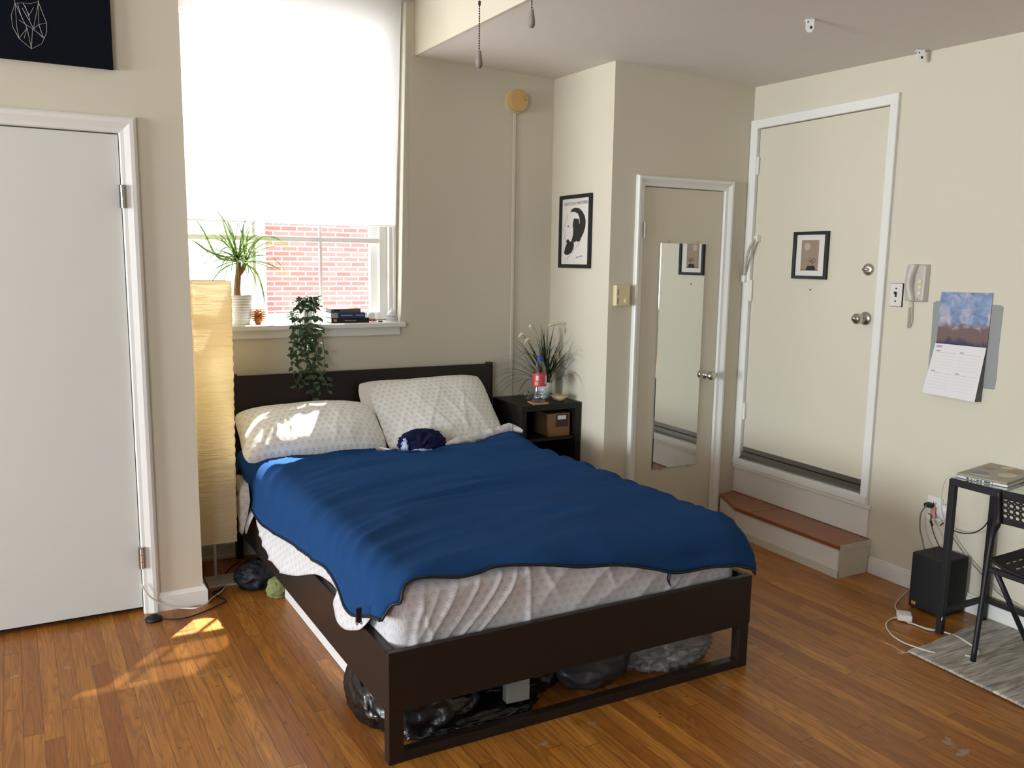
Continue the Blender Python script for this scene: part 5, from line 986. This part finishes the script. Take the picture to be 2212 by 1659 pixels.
gm = thing('glass_mug', 'small clear glass mug lying on its side on the nightstand', 'glass', (2.28, 4.17, zt)); q = MB(); q.lathe([(0.002, 0), (0.018, 0.0), (0.024, 0.008), (0.026, 0.025), (0.024, 0.046), (0.022, 0.046), (0.023, 0.025), (0.02, 0.008), (0.002, 0.005)], (0, 0, 0), 'y', 28); q.v = [(x+2.312, 4.15+y*1.0, z+zt+0.027) for x, y, z in q.v]; q.build('glass_body', M['clear'], gm, smooth=True)
q = MB(); q.tube(smoothpath([(2.286, 4.165, zt+0.035), (2.268, 4.165, zt+0.04), (2.264, 4.18, zt+0.03), (2.27, 4.195, zt+0.022), (2.287, 4.195, zt+0.02)], 5), 0.004, 8); q.build('handle', M['clear'], gm, smooth=True)
q = MB(); q.lathe([(0, 0), (0.022, 0.0), (0.036, 0.012), (0.052, 0.032), (0.049, 0.033), (0.034, 0.016), (0.02, 0.006), (0, 0.005)], (2.462, 4.055, zt), 'z', 36); o = q.build('stone_bowl', M['onyx'], smooth=True); tag(o, 'small cream onyx bowl at the right of the nightstand', 'bowl')

# ------------------------------------------------------------ desk, laptop, chair, rug
rg = MB(); rx0, rx1 = 2.905, 3.51
P = [(rx1, 2.092), (2.912, 2.045), (2.905, 1.2), (rx1, 1.2)]
def rugf(u, v):
    a = Vector(P[1]).lerp(Vector(P[0]), u); b = Vector(P[2]).lerp(Vector(P[3]), u); p = a.lerp(b, v); p = p+Vector((0.006*nz3(p.y*9, u*3, 2), 0.008*nz3(p.x*7, v*2, 3))); return (p.x, p.y, 0.0065+0.0022*nz3(p.x*9, p.y*14, 1))
rg.grid(rugf, 44, 70); o = rg.build('rug', M['rug'], smooth=True, solid=0.006, off=-1); tag(o, 'grey ridged woven rug under the desk chair', 'rug')
q = MB()
for k in range(7): p = Vector(P[1]).lerp(Vector(P[0]), k/90); q.tube([(p.x, p.y, 0.004), (p.x-0.02-0.03*random.random(), p.y+0.02*random.uniform(-1, 1.2), 0.003)], 0.0006, 4)
q.tube([(2.912, 2.045, 0.003), (2.90, 2.08, 0.003), (2.915, 2.12, 0.003), (2.905, 2.15, 0.003)], 0.0008, 4); q.build('fringe_thread', M['cablewhite'], o)
dk = thing('desk', 'narrow black metal desk with glass top against the right wall', 'desk', (3.36, 1.6, 0)); s = 0.026; ax, ay, cx_, dz = 3.205, 2.112, 3.508, 0.677; yb = 1.12
for x, y in ((ax, ay), (cx_, ay), (ax, yb), (cx_, yb)): MB().box(x-s/2 if x < 3.4 else x-s, x+s/2 if x < 3.4 else x, y-s/2, y+s/2, 0 if y > 2 else 0.0105, dz-s).build('leg', M['black'], dk, bevel=0.002)
q = MB(); q.box(ax-s/2, ax+s/2, yb-s/2, ay+s/2, dz-s, dz); q.box(cx_-s, cx_, yb-s/2, ay+s/2, dz-s, dz); q.box(ax+s/2, cx_-s, ay-s/2, ay+s/2, dz-s, dz); q.box(ax+s/2, cx_-s, yb-s/2, yb+s/2, dz-s, dz); q.build('top_frame', M['black'], dk, bevel=0.002)
q = MB(); q.box(ax+s/2, cx_-s, ay-0.01, ay+0.01, 0.09, 0.112); q.build('stretcher', M['black'], dk, bevel=0.002)
q = MB(); q.box(cx_-s-0.0, cx_-0.004, yb, ay-s/2, 0.09, 0.112); q.build('stretcher', M['black'], dk, bevel=0.002)
MB().box(ax-s/2+0.003, cx_-0.003, yb-s/2+0.003, ay+s/2-0.003, dz, dz+0.005).build('glass_top', M['screenglass'], dk)
A, B, Dd = (3.219, 2.115, 0.69), (3.253, 1.917, 0.69), (3.515, 2.135, 0.7)
lt = thing('laptop', 'closed silver laptop with worn stickers on the desk', 'laptop', (3.33, 1.98, dz+0.005))
u_ = Vector((B[0]-A[0], B[1]-A[1], 0)); Ld = u_.length; u_.normalize(); v_ = Vector((-u_.y, u_.x, 0)); v_ = v_ if v_.x > 0 else -v_
LF = Matrix(((u_.x, v_.x, 0, A[0]), (u_.y, v_.y, 0, A[1]), (0, 0, 1, dz+0.0055), (0, 0, 0, 1))); 
MB(LF).box(0, Ld, 0, 0.31, 0.0, 0.011).build('base', M['silver'], lt, bevel=0.002)
ll = MB(LF).box(0.0, Ld-0.004, 0.002, 0.31, 0.0112, 0.019).build('lid', M['lidgrey'], lt, bevel=0.003)
q = MB(LF)
for x, w in ((0.045, 0.012), (0.065, 0.007), (0.08, 0.004), (0.09, 0.01), (0.104, 0.01), (0.122, 0.026), (0.155, 0.003)): q.box(x*Ld/0.22, (x+w)*Ld/0.22, -0.0006, 0.001, 0.003, 0.0085)
q.build('port', M['ink'], lt)
for x, y, rx, ry, mm_ in ((0.06, 0.09, 0.045, 0.03, 'sticker'), (0.16, 0.13, 0.04, 0.05, 'sticker2'), (0.15, 0.22, 0.03, 0.04, 'sticker3'), (0.05, 0.2, 0.03, 0.035, 'sticker3'), (0.1, 0.26, 0.03, 0.03, 'sticker2'), (0.09, 0.04, 0.05, 0.014, 'sticker2')):
    q = MB(LF); q.poly([(x*Ld/0.22+rx*math.cos(a)*0.8, y+ry*math.sin(a), 0.0196) for a in [2*PI*i/18 for i in range(18)]]); q.build('sticker', M[mm_], ll)
# chair in front of the desk
ch = thing('desk_chair', 'black metal chair with perforated backrest at the desk', 'chair', (3.15, 1.72, 0))
FL = Vector((3.065, 1.871, 0.009)); TL = Vector((3.169, 1.9, 0.689))
sx_, sy_ = 0.35, -0.42     # the chair runs toward the camera from this left side
def side(dy): 
    f = FL+Vector((0, dy, 0)); t = Vector((TL.x, TL.y+dy, TL.z)); return smoothpath([f, f.lerp(t, 0.35), f.lerp(t, 0.72), t+Vector((0.012, -0.004, -0.13)), t], 5)
for dy in (0, -0.38): q = MB(); q.tube(side(dy), 0.0105, 10); q.build('back_leg', M['black'], ch, smooth=True)
bk = MB(); bw, bh = 0.396, 0.138; o0 = Vector((TL.x+0.002, TL.y+0.012, TL.z+0.0)); cell = bw/18; rows = 6; cz = bh/rows
def bp_(y, z): k = (y/bw-0.5)*2; return (o0.x+0.02*(1-k*k)-0.02*z/bh+0.02, o0.y-y, o0.z-0.138+z)
NH = 10
for i in range(18):
    for j in range(rows):
        y0_, z0_ = i*cell, j*cz; r = 0.30*cz; c_ = (y0_+cell/2, z0_+cz/2)
        if i in (0, 17) or j in (0, rows-1): bk.add([bp_(y0_, z0_), bp_(y0_+cell, z0_), bp_(y0_+cell, z0_+cz), bp_(y0_, z0_+cz)], [(0, 1, 2, 3)]); continue
        vs = []; 
        for k in range(NH*2):
            a = 2*PI*k/(NH*2); ca, sa = math.cos(a), math.sin(a); m_ = max(abs(ca), abs(sa)); vs.append(bp_(c_[0]+cell/2*ca/m_, c_[1]+cz/2*sa/m_)); vs.append(bp_(c_[0]+r*ca, c_[1]+r*sa))
        bk.add(vs, [(2*k, 2*((k+1) % (NH*2)), 2*((k+1) % (NH*2))+1, 2*k+1) for k in range(NH*2)])
bk.build('backrest', M['black'], ch, solid=0.003)
p = (3.159, 1.86, 0.394)
q = MB(); zz = p[2]; q.box(3.10, 3.13, 1.47, 1.87, zz-0.02, zz); q.build('seat_bracket', M['black'], ch, bevel=0.004)
q = MB(); 
def seat(u, v): x = 3.085+0.30*u; y = 1.86-0.36*v; return (x, y, zz+0.012+0.03*(2*v-1)**4+0.012*u*u)
q.grid(seat, 12, 14); q.build('seat', M['black'], ch, smooth=True, solid=0.008)
q = MB()
for i in range(6):
    for j in range(8): u, v = 0.15+i*0.13, 0.12+j*0.11; a = seat(u, v); b = seat(u+0.06, v); q = MB(); q.tube([(a[0], a[1], a[2]+0.005), (b[0], b[1], b[2]+0.005)], 0.003, 5); q.build('seat_slot', M['greyplastic'], ch)
for dy in (0.0, -0.38): q = MB(); q.tube([(3.13, 1.86+dy, zz-0.01), (3.34, 1.80+dy*0.9, 0.009)], 0.0105, 10); q.build('front_leg', M['black'], ch, smooth=True)
# subwoofer
sw = thing('subwoofer', 'black box subwoofer on the floor beside the desk leg', 'speaker', (3.42, 2.28, 0)); MB().box(3.331, 3.507, 2.205, 2.36, 0.006, 0.262).build('cabinet', M['blackmatte'], sw, bevel=0.003)
q = MB(); 
for x, y in ((3.345, 2.22), (3.345, 2.345), (3.49, 2.22), (3.49, 2.345)): q = MB(); q.lathe([(0.008, 0), (0.008, 0.008)], (x, y, 0), 'z', 12); q.build('rubber_foot', M['rubber'], sw)
F = on_x(3.331, 2.352, 0.0); bg_ = MB(F).box(0.008, 0.028, 0.022, 0.036, 0, 0.002).build('badge', M['orange'], sw); q = MB(); text_into(q, 'JBL', 0.011, F @ Matrix.Translation((0.018, 0.029, 0.0023)), sx=0.85); q.build('lettering', M['ink'], bg_)
# wall outlet, plugs
ou = thing('wall_outlet', 'white wall outlet plate behind the plugs beside the desk', 'outlet', (3.53, 2.4, 0.42)); F = on_x(3.532, 2.445, 0.372); MB(F).box(0, 0.075, 0, 0.11, 0, 0.006).build('cover_plate', M['white'], ou, bevel=0.002)
for z in (0.03, 0.075):
    for x in (0.03, 0.042): MB(F).box(x, x+0.003, z, z+0.01, 0.006, 0.0066).build('socket_slot', M['ink'], ou)
pk = thing('plug_adapter', 'rose gold plug-in charger stuck in the wall outlet', 'charger', (3.5, 2.41, 0.4)); q = MB(on_x(3.5255, 2.425, 0.42)); q.hexa([(0.0, 0.0, 0.0), (0.022, 0.012, 0), (0.022, 0.03, 0), (0.0, 0.02, 0), (0.02, -0.045, 0.03), (0.045, -0.03, 0.03), (0.045, -0.008, 0.03), (0.02, -0.02, 0.03)]); q.build('charger_body', M['rose'], pk, bevel=0.004)
q = MB(); q.tube([(3.495, 2.40, 0.375), (3.49, 2.385, 0.355)], 0.005, 8); q.build('charger_plug', M['rubber'], pk)
bpk = MB(); bpk.box(3.49, 3.5255, 2.405, 2.44, 0.432, 0.452); 
o = bpk.build('black_plug', M['rubber'], bevel=0.005); tag(o, 'black power plug above the rose gold charger', 'plug')
q = MB(); q.lathe([(0.04, 0), (0.036, 0.028), (0.02, 0.034), (0, 0.034)], (0, 0, 0), 'x', 28); q.v = [(3.531-x, y+2.345, z+0.425) for x, y, z in q.v]; o = q.build('round_adapter', M['white'], smooth=True); tag(o, 'round white adapter on the wall behind desk leg', 'adapter')
# cables
def cable(name, pts, r, m, label): q = MB(); q.tube(smoothpath(pts, 6), r, 6); o = q.build(name, m, smooth=True); tag(o, label, 'cable'); return o
cable('speaker_cable', [(3.50, 2.43, 0.442), (3.49, 2.424, 0.441), (3.485, 2.445, 0.396), (3.48, 2.44, 0.33), (3.47, 2.416, 0.282), (3.45, 2.386, 0.243)], 0.0034, M['cablegrey'], 'grey cable from wall outlet down to left back of subwoofer')
cable('thin_cable', [(3.51, 2.425, 0.40), (3.49, 2.396, 0.402), (3.485, 2.389, 0.367), (3.47, 2.358, 0.323), (3.45, 2.317, 0.288), (3.44, 2.297, 0.278)], 0.0022, M['rubber'], 'thin black cable from wall outlet to subwoofer top')
cable('black_loop_cable', [(3.51, 2.36, 0.36), (3.5, 2.333, 0.381), (3.49, 2.284, 0.365), (3.48, 2.228, 0.368), (3.47, 2.169, 0.391), (3.46, 2.124, 0.431), (3.46, 2.098, 0.481)], 0.0026, M['rubber'], 'black cable looping under the desk between its legs')
cable('laptop_cable', [(3.213, 2.109, 0.69), (3.21, 2.135, 0.684), (3.214, 2.16, 0.654), (3.232, 2.18, 0.596), (3.236, 2.18, 0.545), (3.26, 2.18, 0.484), (3.27, 2.17, 0.44), (3.26, 2.15, 0.396), (3.248, 2.14, 0.34), (3.236, 2.14, 0.27), (3.227, 2.135, 0.221), (3.255, 2.13, 0.145), (3.244, 2.12, 0.099), (3.194, 2.1, 0.075), (3.218, 2.119, 0.006)], 0.0023, M['cablewhite'], 'white laptop cable hanging down in front of desk leg')
cable('coiled_floor_cable', [(3.218, 2.119, 0.006), (3.179, 2.148, 0.006), (3.175, 2.212, 0.006), (3.164, 2.233, 0.006), (3.166, 2.275, 0.012), (3.129, 2.292, 0.006), (3.054, 2.26, 0.006), (2.995, 2.188, 0.006), (2.975, 2.117, 0.006), (2.967, 2.026, 0.017), (2.988, 1.98, 0.017)], 0.0032, M['cablewhite'], 'pale thick cable looped on the floor around the white brick')
cable('brick_cable', [(3.17, 2.224, 0.006), (3.183, 2.161, 0.006), (3.217, 2.109, 0.006), (3.217, 2.036, 0.012), (3.193, 1.979, 0.017), (3.176, 1.932, 0.017), (3.141, 1.896, 0.017), (3.102, 1.889, 0.017), (3.075, 1.91, 0.017)], 0.0038, M['cablewhite'], 'pale cable running from white brick across the rug')
cable('thin_floor_cable', [(3.457, 2.455, 0.02), (3.37, 2.43, 0.006), (3.273, 2.383, 0.006), (3.222, 2.328, 0.006), (3.184, 2.277, 0.012)], 0.0028, M['cablewhite'], 'pale cable curving from behind subwoofer to white brick')
cable('wall_cable', [(3.5, 2.318, 0.364), (3.505, 2.27, 0.307), (3.505, 2.211, 0.254), (3.505, 2.141, 0.203), (3.505, 2.073, 0.153), (3.505, 1.998, 0.124), (3.505, 1.908, 0.111)], 0.0026, M['cablegrey'], 'pale thin cable slanting down the right wall behind desk')
pb = (3.177, 2.264, 0.012)
q = MB(Matrix.Translation((pb[0], pb[1], 0.008)) @ Matrix.Rotation(0.75, 4, 'Z')); q.box(-0.032, 0.032, -0.03, 0.03, 0, 0.027); o = q.build('power_brick', M['white'], bevel=0.006, seg=3); tag(o, 'white square laptop power brick on floor before subwoofer', 'power adapter')
